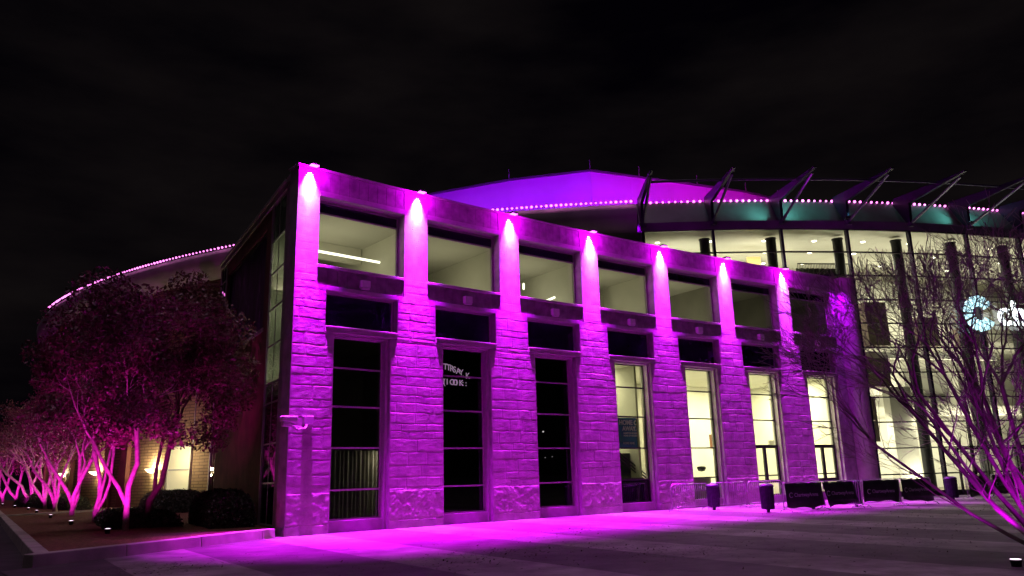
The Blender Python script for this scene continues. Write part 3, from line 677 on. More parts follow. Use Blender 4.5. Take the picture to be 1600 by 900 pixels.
for k in range(len(MA)-1):
    a = [-130.5, -127.1, -123.55, -120.25, -116.95, -113.5, -110.1, -106.7][k] if k < 8 else MA[k]
    if k >= 8: break
    m = MB(); c = CY(a, 66.35, 0); m.lathe([(.29, 0.02), (.29, 14.72)], c, 20); m.lathe([(.33, 14.72), (.33, 14.78)], c, 20)
    m.build('round_column', 'black_metal', hall, smooth=False)
for k in range(26):
    a = -132.6+.93*k+rnd.uniform(-.12, .12); r = [65.2, 62.6, 59.9][k % 3]
    MB().lathe([(.13, -.03), (.15, .0)], CY(a, r, 14.98+(67.5-r)*.0088), 12).build('downlight', 'lamp_white', hall)
# entrance doors at right
for a0 in (-119.6, -117.9, -116.2, -114.5, -112.8):
    m = MB(); 
    for x0, x1 in ((a0, a0+.07), (a0+.75, a0+.85), (a0+1.53, a0+1.6)): m.box(x0, x1, .08, .2, .0, 2.5, lambda aa, y, z: CY(aa, RG+y, z))
    m.box(a0+.07, a0+1.53, .09, .19, 2.38, 2.5, lambda aa, y, z: CY(aa, RG+y, z)); m.box(a0+.07, a0+1.53, .09, .19, .0, .25, lambda aa, y, z: CY(aa, RG+y, z)); m.build('door', 'frame_dark', hall)
HALLC = (1, .95, .76)
for a in (-122.2, -118.8, -115.4, -112.0):
    lamp('lobby_downlight', 'AREA', CY(a, 64.6, 4.5), 420, (1, .95, .76), CY(a, 62, 0), hall, shape='DISK', size=1.2)
for k, (a, e) in enumerate(((-131.5, 330), (-127.5, 340), (-123.4, 620), (-119.4, 780), (-115.4, 800), (-111, 750), (-106, 500))):
    p = CY(a, 62.5, 14.6); lamp('hall_light', 'AREA', p, e, HALLC, CY(a, 60.5, 0), hall, shape='DISK', size=3.5)
    p = CY(a, 64.8, .3 if a > -125 else 12.4); lamp('hall_fill', 'AREA', p, e*(1.0 if a > -125 else .5), HALLC, CY(a, 61, 15), hall, shape='DISK', size=2.2)  # upward fills added to brighten the hall, no fixtures modelled
    if a > -125: p = CY(a, 60.8, 5.5); lamp('hall_fill', 'AREA', p, e*.4, HALLC, CY(a, 58, 15), hall, shape='DISK', size=2.)
# roof brackets and ring tube
for k in range(9):
    a = -133.75+3.33*k
    fnp = lambda r, z, t: CY(a+t/68*57.3, r, z)
    m = MB(); th = .12
    def plate(m, pts, th):
        n = len(m.v); K_ = len(pts); m.v += [fnp(r, z, -th) for r, z in pts]+[fnp(r, z, th) for r, z in pts]
        m.f += [tuple(n+i for i in reversed(range(K_))), tuple(n+K_+i for i in range(K_))]+[(n+i, n+(i+1) % K_, n+K_+(i+1) % K_, n+K_+i) for i in range(K_)]
    th = .07; plate(m, [(67.9, 15.3), (68.15, 15.3), (68.25, 16.45), (69.6, 16.5), (72.7, 16.64), (72.7, 16.70), (67.0, 17.15), (66.9, 16.8)], .08)
    br = m.build('roof_bracket', 'fin', hall)
    m = MB(); m.tube([fnp(68.1, 15.25, 0), fnp(72.3, 16.5, 0)], .075, 8); m.build('strut', 'fin_edge', br)
    m = MB(); m.lathe([(.16, -.12), (.16, .12)], fnp(68.1, 15.2, 0), 10); m.build('bracket_shoe', 'fin_edge', br)
m = MB(); m.tube([CY(a, 70.6, 16.82) for a in np.linspace(-133.75, -95, 70)], .07, 8); m.build('ring_tube', 'fin_edge', hall, smooth=True)
# teal floods at bracket feet
def flood_teal(a, e, lb):
    p = CY(a, 68.35, 15.45); r = empty('teal_floodlight', lb, 'floodlight', p, math.radians(a), group='teal floodlights at the bracket feet')
    MB().box(-.1, .1, -.16, .16, -.08, .04).build('housing', 'black_metal', r, bevel=.01); MB().box(-.085, .02, -.13, .13, .042, .05).build('lens', MT['sign_blue'], r)
    for sgn in (-1, 1):
        l = lamp('flood_lamp', 'SPOT', (-.02, sgn*.15, .1), e, (.22, 1, .86), None, r, spot_size=math.radians(88), spot_blend=1, shadow_soft_size=.08)
        l.rotation_euler = Vector((-.9, sgn*1.1, .95)).to_track_quat('-Z', 'Y').to_euler()
flood_teal(-127.1, 560, 'teal floodlight at the foot of the third roof bracket')
flood_teal(-117.1, 560, 'teal floodlight at the foot of the sixth roof bracket')
flood_teal(-123.9, 30, 'dim teal floodlight at the foot of the fourth roof bracket')

# lit sign on the glass
sg = empty('illuminated_sign', 'big white illuminated sign with sunburst emblem and letters on the glass hall', 'sign', CY(-117.45, 68.15, 9.98))
def tang(a): a = math.radians(a); return Vector((-math.sin(a), math.cos(a), 0))
td = tang(-117.3); md = Vector((td.x, td.y, 0)); 
m = MB()
def sgp(x, z, y=0): n_ = Vector((math.cos(math.radians(-117.3)), math.sin(math.radians(-117.3)), 0)); v_ = md*x+n_*y; return (v_.x, v_.y, z)
for k in range(14):
    a0 = 2*PI*(k+.16)/14; a1 = 2*PI*(k+.80)/14
    if k in (13, 0): continue
    ri, ro = .42, 1.02
    pts = [(ri*math.cos((a0+a1)/2-.06), ri*math.sin((a0+a1)/2-.06)), (ro*math.cos(a0), ro*math.sin(a0)), (ro*1.03*math.cos((a0+a1)/2), ro*1.03*math.sin((a0+a1)/2)), (ro*math.cos(a1), ro*math.sin(a1)), (ri*math.cos((a0+a1)/2+.06), ri*math.sin((a0+a1)/2+.06))]
    n = len(m.v); m.v += [sgp(x, z, .0) for x, z in pts]+[sgp(x, z, .12) for x, z in pts]
    m.f += [tuple(n+i for i in range(5)), tuple(n+5+i for i in reversed(range(5)))]+[(n+i, n+(i+1) % 5, n+5+(i+1) % 5, n+5+i) for i in range(5)]
m.build('emblem', 'sign_blue', sg)
o = text_mesh('letters', 'chartway', 2.05, 'sign_white', sg, frame_matrix(sgp(1.25, -.62, .06), md), ext=.06, bold=.028)
m = MB(); m.box(0, 1, 0, 1, 0, 1, lambda x, y, z: sgp(-1.1+9*x, -1.15+.06*z, -.3+.06*y)); m.box(0, 1, 0, 1, 0, 1, lambda x, y, z: sgp(-1.1+9*x, 1.05+.06*z, -.3+.06*y)); m.build('sign_rail', 'frame_dark', sg)
lamp('sign_glow', 'AREA', sgp(2, 0, .5), 60, (.8, .95, 1), sgp(2, 0, 5), sg, shape='RECTANGLE', size=6, size_y=1.5)

# ------------------------------------------------------------------ pier floodlights
ORD = ['first', 'second', 'third', 'fourth', 'fifth', 'sixth', 'seventh']
VI = (.80, .0, 1.0)
for i in range(7):
    s = i*PT+(.40 if i == 0 else .34); q = W(s, 0, 0)
    r = empty('pier_floodlight', 'small magenta floodlight on the parapet above the %s stone pier from the left' % ORD[i], 'floodlight', (q[0], q[1], TOP-.03), math.atan2(2*K*s, 1), group='floodlights along the parapet')
    MB().tube([(0, .15, 0), (0, .12, .12), (0, -.26, .12)], .022, 6).build('arm', 'black_metal', r)
    hd = MB().box(-.15, .15, -.42, -.22, .03, .11).build('housing', 'black_metal', r, bevel=.02)
    MB().box(-.14, .14, -.41, -.23, .006, .028).build('lens', 'lens_pink', r)
    def sp(loc, tgt, e, col, ang, bl, nm):
        l = lamp(nm, 'SPOT', loc, e, col, None, r, spot_size=math.radians(ang), spot_blend=bl, shadow_soft_size=.05)
        l.rotation_euler = (Vector(tgt)-Vector(loc)).to_track_quat('-Z', 'Y').to_euler(); return l
    k = (1, 1, .75, .9, .9, 1, .9)[i]
    kl = (1, 1, .88, .72, .62, .56, .52)[i]
    nb = lamp('narrow_beam', 'AREA', (0, -.10, .0), 210*(1, 1, .8, .8, .75, .75, .7)[i]*rnd.uniform(.8, 1.2), (1, .20, 1), None, r, shape='RECTANGLE', size=.13, size_y=.06, spread=math.radians(52))
    nb.rotation_euler = Vector((rnd.uniform(-.05, .05), .06, -1)).to_track_quat('-Z', 'Y').to_euler()
    sp((0, -.38, -.02), (0, -.05, -11), 8200*kl, (.32, 0, 1), 44, 1, 'wall_beam')
    sp((0, -.42, -.02), (0, -3.0, -12), 56000*kl, (.70, 0, 1), 52, 1, 'ground_beam')
    lamp('spill', 'POINT', (0, -.40, -.10), 190, (.7, 0, .95), None, r, shadow_soft_size=.05)
q = W(30.75, 0, 0); r = empty('added_column_light', 'added dark floodlight lighting the rounded end column beside the glass hall', 'floodlight', (q[0], q[1], TOP-.03), math.atan2(2*K*31, 1))
MB().tube([(0, .15, 0), (0, .1, .1), (0, -.36, .1)], .02, 6).build('arm', 'black_metal', r); MB().box(-.1, .1, -.5, -.34, .02, .1).build('housing', 'black_metal', r, bevel=.02)  # added lamp without a lens, stands in for an unseen violet source
l = lamp('column_beam', 'SPOT', (0, -.45, -.02), 3600, (.50, 0, 1), None, r, spot_size=math.radians(64), spot_blend=1, shadow_soft_size=.05); l.rotation_euler = Vector((.9, -.15, -5.5)).to_track_quat('-Z', 'Y').to_euler()
# square wall lamps under upper windows
for i in range(7):
    s = i*PT+2.6; q = W(s, 0, 0)
    r = empty('wall_lamp', 'small square box lamp above the dark band window of the %s bay from the left' % ORD[i], 'wall lamp', (q[0], q[1], 8.08), math.atan2(2*K*s, 1), group='box lamps above the band windows')
    MB().box(-.17, .17, -.16, .065, .06, .32).build('housing', 'white_box', r, bevel=.015); MB().box(-.15, .15, -.15, -.02, 0, .055).build('diffuser', 'white_box', r, bevel=.01)

# security camera on corner pier
q = W(.62, 0, 3.5); r = empty('security_camera', 'white security camera on a curved arm near the corner pier', 'camera', q)
MB().box(-.16, .16, -.16, 0, -.12, .16).build('wall_box', 'white_box', r, bevel=.015)
MB().tube([(-.05, -.12, -.1), (-.15, -.2, -.24), (-.45, -.28, -.28), (-.7, -.3, -.15), (-.74, -.3, -.02)], .032, 8).build('arm', 'white_box', r, smooth=True)
MB().box(-1.02, -.5, -.42, -.2, -.06, .12).build('hood', 'white_box', r, bevel=.03); MB().box(-.98, -.72, -.40, -.22, -.2, -.062).build('lens_housing', 'white_box', r, bevel=.02)

# glowing letters standing in for a reflection in the second tall window
r = empty('reflected_lettering', 'white curved lettering imitating a reflection in the dark glass of the second tall window', 'lettering')
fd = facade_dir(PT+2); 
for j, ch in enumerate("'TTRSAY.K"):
    p = W(PT+1.63+j*.145, .415, 5.60-.24*(j/7)**1.6); text_mesh('letter', ch, .32, 'reflected_glow', r, frame_matrix(p, fd), .003, .004)
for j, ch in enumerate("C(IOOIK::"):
    p = W(PT+1.60+j*.145, .385, 5.03-.02*(j/9)); text_mesh('letter', ch, .30, 'reflected_glow', r, frame_matrix(p, fd), .003, .006)

# poster inside fourth tall window
po = empty('hanging_poster', 'blue HOME AWAY poster hanging inside the fourth tall window', 'poster')
p0 = W(3*PT+2.15, .95, 2.75); fd = facade_dir(3*PT+3)
MB().box(3*PT+2.35, 3*PT+3.6, .95, .97, 2.72, 4.05, W).build('sheet', 'poster', po)
for body, x, z, sz in (("HOME O", 2.32, 3.74, .29), ("AWAY.", 2.50, 3.48, .27), ("HAMPTON ROADS", 2.55, 3.33, .10), ("HOME OF HOCKEY", 2.55, 3.22, .10)):
    text_mesh('poster_text', body, sz, 'poster_print', po, frame_matrix(W(3*PT+x+.12, .94, z), fd), .003, .012 if sz > .2 else .004)
text_mesh('poster_text', 'HOME RINK', .13, 'poster_print', po, frame_matrix(W(3*PT+2.62, .94, 2.88), fd), .003, .004)

# ------------------------------------------------------------------ barricades and banners, bins
def make_barrier(loc, rz, label):
    r = empty('crowd_barrier', label, 'barrier', loc, rz, group='steel crowd barriers on the plaza')
    m = MB(); L = 2.2
    m.tube([(0, 0, .1), (0, 0, 1.0), (.1, 0, 1.1), (L-.1, 0, 1.1), (L, 0, 1.0), (L, 0, .1)], .02, 7); m.tube([(0, 0, .18), (L, 0, .18)], .016, 6); m.build('frame', 'steel', r, smooth=True)
    m = MB()
    for k in range(1, 18): m.tube([(L*k/18, 0, .18), (L*k/18, 0, 1.09)], .008, 5)
    m.build('bars', 'steel', r, smooth=True)
    for x in (.12, L-.12):
        MB().tube([(x, -.32, .0), (x, -.26, .06), (x, -.05, .12), (x, .05, .12), (x, .26, .06), (x, .32, 0)], .018, 6).build('foot', 'steel', r, smooth=True)
    return r
def ground_banner(loc, rz, label, w_=2.0, tilt=0, ph=0):
    r = empty('barrier_banner', label, 'banner', loc, rz, group='black banners hung on the barriers')
    n = 16; A = []
    for z in (.18, .4, .65, .9, 1.08):
        A.append([(.1+w_*k/n+tilt*(1.08-z), -.045-.022*math.sin(k*.9+z*3+ph)-.02*(1.08-z), z-(.05*math.sin(PI*k/n+ph)+.03*math.sin(k*.7+ph))*(z < .2)-.02*abs(math.sin(k*.8+ph))*(z > 1)) for k in range(n+1)])
    o = MB().grid(A).build('cloth', 'banner', r, smooth=True); so = o.modifiers.new('thick', 'SOLIDIFY'); so.thickness = .006
    mtx = frame_matrix((.52, -.085, .56), (1, 0, 0))
    text_mesh('wordmark', 'ChartwayArena', .20, 'print', r, mtx, .002, .002)
    m = MB(); m.tube([(.36+.09*math.cos(a), -.085, .625+.09*math.sin(a)) for a in np.linspace(.7, 2*PI-.7, 14)], .013, 5); m.build('emblem', 'print', r)
    return r
b0 = make_barrier((0, 0, 0), 0, 'x')
spots = [((17.25, -6.73, 0), (19.15, -7.22, 0), 'steel barrier under the leftmost black banner beside the purple bin'),
         ((19.25, -7.22, 0), (21.4, -7.75, 0), 'steel barrier carrying the second black banner from the left'),
         ((21.5, -7.8, 0), (23.4, -8.4, 0), 'steel barrier carrying the third black banner from the left'),
         ((23.55, -8.45, 0), (25.8, -8.95, 0), 'steel barrier carrying the fourth black banner, its curved foot free'),
         ((18.2, -2.75, 0), (20.4, -3.1, 0), 'bare steel barrier just right of the leftmost bin, near the stone wing'),
         ((20.5, -3.15, 0), (22.7, -3.6, 0), 'bare steel barrier in front of the double doors'),
         ((15.9, -2.45, 0), (18.1, -2.72, 0), 'bare steel barrier nearest the fifth tall window, leftmost of all'),
         ((29.5, -9.0, 0), (31.7, -9.2, 0), 'steel barrier left of the hall doors, behind the bare tree'),
         ((31.9, -9.3, 0), (34.1, -9.6, 0), 'steel barrier farthest right, in front of the hall doors')]
for k, (a, b, lb) in enumerate(spots):
    o = b0 if k == 0 else copy_tree(b0)
    o.location = a; o.rotation_euler = (0, 0, math.atan2(b[1]-a[1], b[0]-a[0])); o['label'] = lb
lbs = ['leftmost black ChartwayArena banner, next to the purple bin', 'second black ChartwayArena banner, its bottom pulled askew, under a blue top rail', 'third black ChartwayArena banner from the left with pale folds', 'fourth and dimmest black ChartwayArena banner in the row', 'black ChartwayArena banner near the hall doors behind the bare tree', 'black ChartwayArena banner at the far right by the hall doors']
for k, j in enumerate((0, 1, 2, 3, 7, 8)):
    o = ground_banner((0, 0, 0), 0, lbs[k], 2.0 if k != 1 else 1.75, tilt=(.0, .28, -.05, .06, 0, .05)[k], ph=k*1.7)
    a, b, _ = spots[j]; o.location = a; o.rotation_euler = (0, 0, math.atan2(b[1]-a[1], b[0]-a[0])); o['label'] = lbs[k]
def make_bin(loc, label):
    r = empty('litter_bin', label, 'bin', loc, group='litter bins on the plaza')
    m = MB(); m.lathe([(.22, .12), (.23, .18), (.25, .85), (.26, .95)], n=20); m.tube([(0, 0, 0), (0, 0, .12)], .07, 8)
    for k in range(20): a = 2*PI*k/20; m.tube([(.24*math.cos(a), .24*math.sin(a), .14), (.26*math.cos(a), .26*math.sin(a), .92)], .012, 4)
    m.build('body', 'bin', r); MB().lathe([(.28, .95), (.28, 1.0), (.22, 1.06), (.12, 1.08), (.12, 1.04)], n=20).build('lid', 'bin', r, smooth=True)
    return r
bn0 = make_bin((17.9, -3.1, 0), 'purple lit litter bin standing before the fifth stone pier')
for loc, lb in (((17.0, -6.2, 0), 'litter bin tucked behind the left end of the leftmost banner'), ((19.9, -6.5, 0), 'dark bin behind the second banner, only its foot visible'), ((22.2, -7.2, 0), 'dark bin behind the third banner'), ((28.8, -8.6, 0), 'black bin by the hall doors, framed by bare branches')):
    o = copy_tree(bn0); o.location = loc; o['label'] = lb

# ------------------------------------------------------------------ plants
def grow(m, p, d, L, r, depth, rs, P, tips):
    """recursive branch: curved tube then children"""
    n = 3 if depth > 1 else 2; pts = [p]; q = Vector(p); dd = Vector(d).normalized(); rad = [r]
    for k in range(n):
        dd = (dd+Vector((rs.uniform(-1, 1), rs.uniform(-1, 1), rs.uniform(-1, 1)))*P['wob']+Vector((0, 0, P['up']))).normalized()
        q = q+dd*(L/n); pts.append(q.copy()); rad.append(r*(1-(1-P['taper'])*(k+1)/n))
    rad = [max(P.get('rmin', 0), q_) for q_ in rad]; m.tube(pts, rad, 6 if r > .03 else (5 if r > .014 else 3), cap=False)
    if depth == 0: tips.append(q.copy()); return
    kids = P['kids'] if depth > 1 else P['kids']+1
    for k in range(kids):
        ax = Vector((rs.uniform(-1, 1), rs.uniform(-1, 1), rs.uniform(-.6, .6))); ax = (ax-dd*ax.dot(dd)).normalized()
        sp_ = rs.uniform(P['s0'], P['s1']); nd = (dd*math.cos(sp_)+ax*math.sin(sp_)).normalized()
        st = pts[-1] if k < 2 else pts[-2]
        grow(m, st, nd, L*rs.uniform(P['l0'], P['l1']), rad[-1]*rs.uniform(.62, .85) if k else rad[-1]*.9, depth-1, rs, P, tips)
def leaf_cloud(centers, count, rs, size, spread):
    V = np.zeros((count*4, 3)); 
    cs = np.array([c[:3] for c in centers]); rr = np.array([c[3] for c in centers])
    idx = rs.choice(len(cs), count, p=rr**2/np.sum(rr**2)); dv = rs.randn(count, 3); dv /= np.linalg.norm(dv, axis=1)[:, None]
    rad = rr[idx]*(rs.rand(count)**.45); P_ = cs[idx]+dv*rad[:, None]*np.array([1, 1, .8])
    a = rs.randn(count, 3); a /= np.linalg.norm(a, axis=1)[:, None]; b = np.cross(a, rs.randn(count, 3)); b /= np.linalg.norm(b, axis=1)[:, None]
    sz = size*(.6+.8*rs.rand(count))[:, None]
    V[0::4] = P_-a*sz; V[1::4] = P_+b*sz*.45; V[2::4] = P_+a*sz; V[3::4] = P_-b*sz*.45
    return V
def leaves_obj(name, V, m, parent=None):
    me = bpy.data.meshes.new(name); n = len(V)//4; me.vertices.add(len(V)); me.vertices.foreach_set('co', V.astype(np.float32).ravel())
    me.loops.add(n*4); me.loops.foreach_set('vertex_index', np.arange(n*4)); me.polygons.add(n); me.polygons.foreach_set('loop_start', np.arange(n)*4); me.update(calc_edges=True)
    me.materials.append(MT[m]); o = bpy.data.objects.new(name, me); C.objects.link(o)
    if parent is not None: o.parent = parent
    return o
def myrtle(loc, label, seed, stems, bark='bark', leaves=9000, crown_r=3.6, crown_z=5.6, fork=2.6, group='crape myrtles in the mulch bed', flat=.8, cr=(0, 0)):
    rs = random.Random(seed); r = empty('crape_myrtle', label, 'tree', loc, 0, group=group)
    m = MB(); tips = []
    for (dx, dy, base_h, rad) in stems:
        p0 = Vector((rs.uniform(-.06, .06), rs.uniform(-.06, .06), -.1)); p1 = Vector((0, 0, base_h)); e = Vector((dx, dy, fork+rs.uniform(-.15, .35)))
        mid = (p1+e)/2+Vector((rs.uniform(-.22, .22), rs.uniform(-.22, .22), rs.uniform(-.1, .15))); 
        m.tube([p0, p1, mid*.5+p1*.5+Vector((rs.uniform(-.12, .12), rs.uniform(-.08, .08), 0)), mid, mid*.4+e*.6, e], [rad*1.25, rad*1.1, rad, rad*.92, rad*.85, rad*.95], 8, cap=False)
        P = dict(wob=.22, up=.12, taper=.7, kids=2, s0=.35, s1=.85, l0=.7, l1=.95)
        dd = (e-mid).normalized()
        for k in range(3):
            nd = (dd*.7+Vector((rs.uniform(-.8, .8), rs.uniform(-.8, .8), .5))).normalized(); grow(m, e, nd, 1.0, rad*.6, 3, rs, P, tips)
    m.build('trunk', bark, r, smooth=True)
    if leaves:
        nr = np.random.RandomState(seed); cen = []
        for k in range(34):
            a = nr.rand()*2*PI; q = nr.rand()**.5*crown_r*.82; zz = crown_z+nr.uniform(-1, 1)*crown_r*flat*math.sqrt(max(.05, 1-(q/crown_r)**2))
            cen.append((cr[0]+q*math.cos(a), cr[1]+q*math.sin(a), zz, nr.uniform(.45, 1.15)))
        for t in tips[::4]: cen.append((t.x, t.y, t.z, .4))
        V = leaf_cloud(cen, leaves, nr, .075, 1); Vq = V.reshape(-1, 4, 3)
        wx = Vq[:, :, 0]+loc[0]; wy = Vq[:, :, 1]+loc[1]; inside = ((wx*LN.x+wy*LN.y) > -.12) & (wy < 14.2)      # keep the crown clear of the side wall
        leaves_obj('foliage', Vq[~inside.any(axis=1)].reshape(-1, 3), 'leaf', r)
    return r
RT = Vector((.75, -.66))                 # to the right as the camera stands
def rv(right, away=0): return (RT.x*right+.66*away, RT.y*right+.75*away)
def stem(right, away, bh=.5, rad=.09): x, y = rv(right, away); return (x, y, bh, rad)
myrtle((-3.05, 5.4, .2), 'nearest crape myrtle with two bright magenta stems forking low', 5, [stem(.05, .1, .7, .09), stem(-1.35, -.1, .75, .068)], leaves=26000, crown_r=3.7, crown_z=5.7, fork=3.1)
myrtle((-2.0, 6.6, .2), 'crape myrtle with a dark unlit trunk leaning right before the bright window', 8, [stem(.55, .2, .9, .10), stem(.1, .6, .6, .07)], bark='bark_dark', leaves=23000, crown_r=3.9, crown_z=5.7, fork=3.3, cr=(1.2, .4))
row = [(147, 823, 13.0, 'second lit crape myrtle from the front, with a V of slim stems', [(-.35, .1, .4, .10), (.55, 0, .3, .07), (.25, .3, .3, .06)]),
       (115, 812, 20.5, 'third lit crape myrtle, its left stem arching over the far kerb', [(-1.6, 0, .5, .10), (.05, .1, .3, .10), (.75, 0, .3, .11), (.3, .2, .3, .07)]),
       (90, 0, 29.0, 'crape myrtle just beyond the cross kerb with arching stems', [(-1.6, 0, .4, .11), (-.2, .1, .3, .10), (.5, 0, .3, .09), (-.9, .2, .3, .08)]),
       (74, 0, 36.0, 'fifth crape myrtle of the row, thin stems bending left', [(-1.7, 0, .4, .11), (.3, 0, .3, .11), (-.6, 0, .3, .09)]),
       (58, 0, 45.0, 'sixth crape myrtle of the row with a wide left fork', [(-2.2, 0, .5, .12), (-.6, .2, .3, .12), (.4, 0, .3, .10)]),
       (47, 0, 55.0, 'seventh crape myrtle of the row', [(-1.8, 0, .5, .12), (.2, 0, .3, .12)]),
       (36, 0, 66.0, 'eighth crape myrtle of the row', [(-1.9, 0, .5, .13), (.4, 0, .3, .13), (-.6, 0, .3, .1)]),
       (27, 0, 78.0, 'ninth crape myrtle of the row', [(-1.8, 0, .5, .14), (.3, 0, .3, .13)]),
       (17, 0, 92.0, 'farthest lit crape myrtle, at the left end of the row', [(-3.2, 0, .6, .15), (.3, 0, .3, .13)])]
F_ = 1214.8
def on_line(px, dist):                    # point at a bearing and distance from the viewpoint, used for the tree row
    a = YAW+math.atan((px-800)/F_*math.cos(PITCH)/1.0*1.0); return (-11.02+math.sin(a)*dist, -23.3+math.cos(a)*dist)
TREES = [(-1.93, 13.85), (-.74, 23.15), (.35, 32.6), (1.35, 40.6), (2.2, 50.5), (3.0, 61), (3.8, 73), (4.6, 86), (5.4, 101)]
for k, ((px, py, dd_, lb, st_), (x, y)) in enumerate(zip(row, TREES)):
    myrtle((x, y, .18), lb, 20+k, [stem(*q) for q in st_], leaves=[12000, 9000, 8000, 7000, 5000, 4000, 4000, 3000, 3000][k], crown_r=3.4, crown_z=5.6, fork=2.7)
# ground uplights
def uplight(loc, label, tgt, e, col=(1, .02, .80)):
    r = empty('ground_uplight', label, 'uplight', loc, 0, group='magenta ground uplights at the tree feet')
    MB().lathe([(.07, -.05), (.08, .06), (.10, .10), (.08, .11)], n=14).build('housing', 'black_metal', r); MB().lathe([(.0, .105), (.085, .115), (.0, .125)], n=14, cap=False).build('lens', 'lens_white', r)
    l = lamp('uplight_lamp', 'SPOT', (0, 0, .22), e*(2.2 if loc[1] < 25 else 1.0), col, None, r, spot_size=math.radians(100), spot_blend=1, shadow_soft_size=.05); l.rotation_euler = (Vector(tgt)-Vector(loc)-Vector((0, 0, .2))).to_track_quat('-Z', 'Y').to_euler()
    return r
UPL = [((-3.97, 3.9, .25), (-3.2, 5.4, 2.6), 420, 'nearest ground uplight, in the mulch before the forked tree'),
       ((-3.22, 12.0, .25), (-2.0, 13.8, 2.6), 420, 'second ground uplight, below the V-stemmed tree'),
       ((-2.15, 21.0, .25), (-.9, 23.1, 2.6), 500, 'third ground uplight, just inside the cross kerb'),
       ((-.9, 31.0, .25), (.2, 32.8, 2.6), 600, 'fourth ground uplight, just beyond the cross kerb'),
       ((.1, 39.0, .25), (1.2, 40.7, 2.6), 600, 'fifth ground uplight in the second bed'),
       ((.9, 48.8, .25), (2.1, 50.6, 2.6), 700, 'sixth ground uplight in the second bed'),
       ((1.7, 59.3, .25), (2.9, 61, 2.6), 800, 'seventh ground uplight in the second bed'),
       ((2.4, 71, .25), (3.7, 73, 2.6), 900, 'eighth ground uplight in the second bed'),
       ((3.1, 84, .25), (4.5, 86, 2.6), 900, 'ninth ground uplight in the second bed'),
       ((3.8, 98.5, .25), (5.3, 101, 2.6), 1000, 'farthest ground uplight in the second bed')]
for loc, tgt, e, lb in UPL: uplight(loc, lb, tgt, e)

# hedges
def hedge(label, x0, x1, y0, y1, h, count, seed, rot=0, loc=(0, 0, 0)):
    r = empty('clipped_hedge', label, 'hedge', loc, rot, group='clipped hedges along the wall'); nr = np.random.RandomState(seed)
    n = 20; R = []
    for i in range(n+1):
        row = []
        for k in range(n+1):
            u = i/n*2-1; v = k/n*2-1; q = max(0, 1-max(abs(u), abs(v))**5); zz = (h-.12)*q**.5*(.93+.12*float(vnoise(np.array(i*.6+seed), np.array(k*.6))))
            row.append((x0+(x1-x0)*i/n, y0+(y1-y0)*k/n, zz))
        R.append(row)
    MB().grid(R).build('twigs', 'hedge_core', r)
    X = nr.uniform(-1, 1, count); Y = nr.uniform(-1, 1, count); q = np.clip(1-np.maximum(np.abs(X), np.abs(Y))**5, 0, 1)**.5
    Z = h*q*(.93+.12*vnoise((X+1)*6+seed, (Y+1)*6))*np.where(nr.rand(count) < .6, 1, nr.rand(count)**.5)+nr.randn(count)*.035
    P_ = np.stack([x0+(X+1)/2*(x1-x0), y0+(Y+1)/2*(y1-y0), np.abs(Z)], 1)
    a = nr.randn(count, 3); a /= np.linalg.norm(a, axis=1)[:, None]; b = np.cross(a, nr.randn(count, 3)); b /= np.linalg.norm(b, axis=1)[:, None]
    V = np.zeros((count*4, 3)); sz = .045*(.6+.8*nr.rand(count))[:, None]; V[0::4] = P_-a*sz; V[1::4] = P_+b*sz*.5; V[2::4] = P_+a*sz; V[3::4] = P_-b*sz*.5
    leaves_obj('leaves', V, 'hedge', r)
hedge('tall dark clipped hedge at the foot of the red side wall', -1.7, -.25, 2.6, 7.6, 1.2, 20000, 3, -AZ, (0, 0, .15))
hedge('low dark hedge behind the nearest forked tree', -4.6, -2.1, 5.5, 13.5, .55, 14000, 4, -AZ, (0, 0, .15))
hedge('clipped hedge with its top lit white by the light added near the window', -1.4, 1.2, -5.5, 5, 1.1, 24000, 5, -AZ, (4.9, 25.0, .15))
hedge('low dark hedge behind the far trees by the round wall', -.6, .9, -10, 12, 1.0, 9000, 6, -.02, (2.2, 44, .12))
# wall sconces on the drum
for a, lb, e in ((-163.2, 'bowl sconce glowing beside the blinds window', 420), (-169.55, 'bowl sconce seen between the trunks, middle of three', 200), (-174.6, 'bowl sconce farthest left among the trunks', 260)):
    p = CY(a, 66.25, 2.65); r = empty('bowl_sconce', lb, 'wall lamp', p, math.radians(a), group='bowl sconces on the round wall')
    MB().lathe([(.05, -.22), (.2, -.18), (.36, -.06), (.42, .04), (.38, .04), (.3, -.04), (.05, -.12)], n=18).build('bowl', 'warm_lens', r, smooth=True)
    MB().box(-.34, -.1, -.06, .06, -.15, -.02).build('bracket', 'black_metal', r)
    lamp('bowl_lamp', 'POINT', (0, 0, .14), e, (1, .80, .45), None, r, shadow_soft_size=.12); lamp('bowl_lamp', 'POINT', (-.05, 0, -.34), e*.25, (1, .80, .45), None, r, shadow_soft_size=.06)
lamp('added_wall_glow', 'POINT', CY(-160.2, 67.4, 3.3), 220, (1, .84, .50), None, arena, shadow_soft_size=.2)  # bare point light added to brighten the wall and hedge here

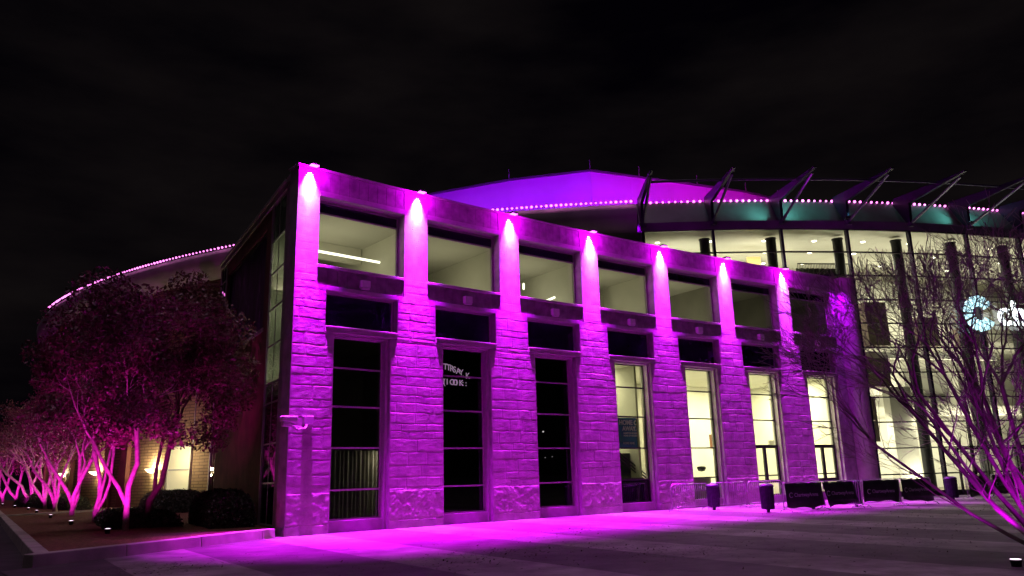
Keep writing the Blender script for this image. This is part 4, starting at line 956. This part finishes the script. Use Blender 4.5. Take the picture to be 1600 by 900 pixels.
# bare tree on the right
def bare_tree(loc, label, seed, stems, depth, L0, r0, P, name='bare_tree'):
    rs = random.Random(seed); r = empty(name, label, 'tree', loc); m = MB(); tips = []
    big = MB()
    for (right, away, hh, rad) in stems:
        x, y = rv(right, away); e = Vector((x, y, hh)); mid = e*.5+Vector((rs.uniform(-.12, .12), rs.uniform(-.12, .12), -.10*hh)); 
        pts = [Vector((0, 0, -.1)), e*.08, mid*.55, mid, (mid+e)/2+Vector((rs.uniform(-.08, .08), 0, 0)), e]
        big.tube(pts, [rad*1.3, rad*1.15, rad, rad*.9, rad*.8, rad*.7], 9, cap=False)
        dd = (e-mid).normalized()
        for k in range(3):
            nd = (dd+Vector((rs.uniform(-.5, .5), rs.uniform(-.5, .5), rs.uniform(-.1, .4)))).normalized(); grow(m, e, nd, L0, rad*.6, depth, rs, P, tips)
        for st in (pts[3], pts[4]):
            nd = (dd*.5+Vector((rs.uniform(-.8, .8), rs.uniform(-.8, .8), rs.uniform(.1, .6)))).normalized(); grow(m, st, nd, L0*.95, rad*.4, depth-1, rs, P, tips)
    t = big.build('trunk', 'bark_right', r, smooth=True); m.build('branches', 'bark_right', r, smooth=True)
    return r
PB = dict(rmin=.0045, wob=.15, up=.035, taper=.76, kids=2, s0=.22, s1=.62, l0=.72, l1=.95)
bare_tree((4.75, -18.97, 0), 'big bare multi-stemmed tree at the right edge with magenta lit stems', 31,
          [(-2.0, .2, 2.6, .042), (-1.6, .6, 2.9, .045), (-.8, .0, 2.8, .055), (-1.1, -.4, 2.4, .04), (-.2, .4, 3.0, .05), (.3, -.1, 2.9, .045), (-2.3, 1.0, 2.0, .034), (.9, .5, 2.8, .04), (-1.3, .2, 3.2, .04), (-.5, .8, 3.1, .04), (-1.7, -.1, 2.2, .034), (.0, -.5, 3.1, .04)], 6, .66, .05, PB)
def big_up(loc, tgt, e, lb):
    r = uplight(loc, lb, tgt, e*1.5, (.72, 0, 1)); return r
big_up((4.3, -19.9, .0), (4.2, -18.7, 2.2), 80, 'ground uplight at the foot of the bare tree, outside the bright plaza')
big_up((3.9, -18.6, .0), (3.9, -17.6, 3.0), 40, 'second ground uplight, left of the bare tree trunk')

# fallen leaves on the plaza
nr = np.random.RandomState(9); n = 5200
cen = np.array([(1.5, -9.5, 1.6), (2.6, -12.5, 1.3), (-1.0, -10, 1.6), (8, -10, 2.5), (14, -12, 2.5), (20, -11.5, 3), (11, -14, 2.2), (-5.2, -6.2, 1.2), (24, -13, 3), (6, -15, 2), (5, -6, 2), (16, -9, 2.5)])
ix = nr.randint(0, len(cen), n); P_ = np.stack([cen[ix, 0]+nr.randn(n)*cen[ix, 2], cen[ix, 1]+nr.randn(n)*cen[ix, 2]*.55, .008+.012*nr.rand(n)], 1)
P_ = P_[P_[:, 1] < -2.2-.25*P_[:, 0].clip(0, 40)*.3]; n = len(P_)
a = nr.randn(n, 3)*[1, 1, .12]; a /= np.linalg.norm(a, axis=1)[:, None]; b = np.cross(a, [0, 0, 1]); sz = .035*(.5+nr.rand(n))[:, None]
V = np.zeros((n*4, 3)); V[0::4] = P_-a*sz; V[1::4] = P_+b*sz*.5; V[2::4] = P_+a*sz; V[3::4] = P_-b*sz*.5
MT['litter'] = mat('dry leaf litter', (.045, .025, .02), .9, noise=(4, .4))
o = leaves_obj('fallen_leaves', V, 'litter'); tag(o, 'small dark fallen leaves scattered in patches over the banded plaza', 'leaves', kind='stuff')
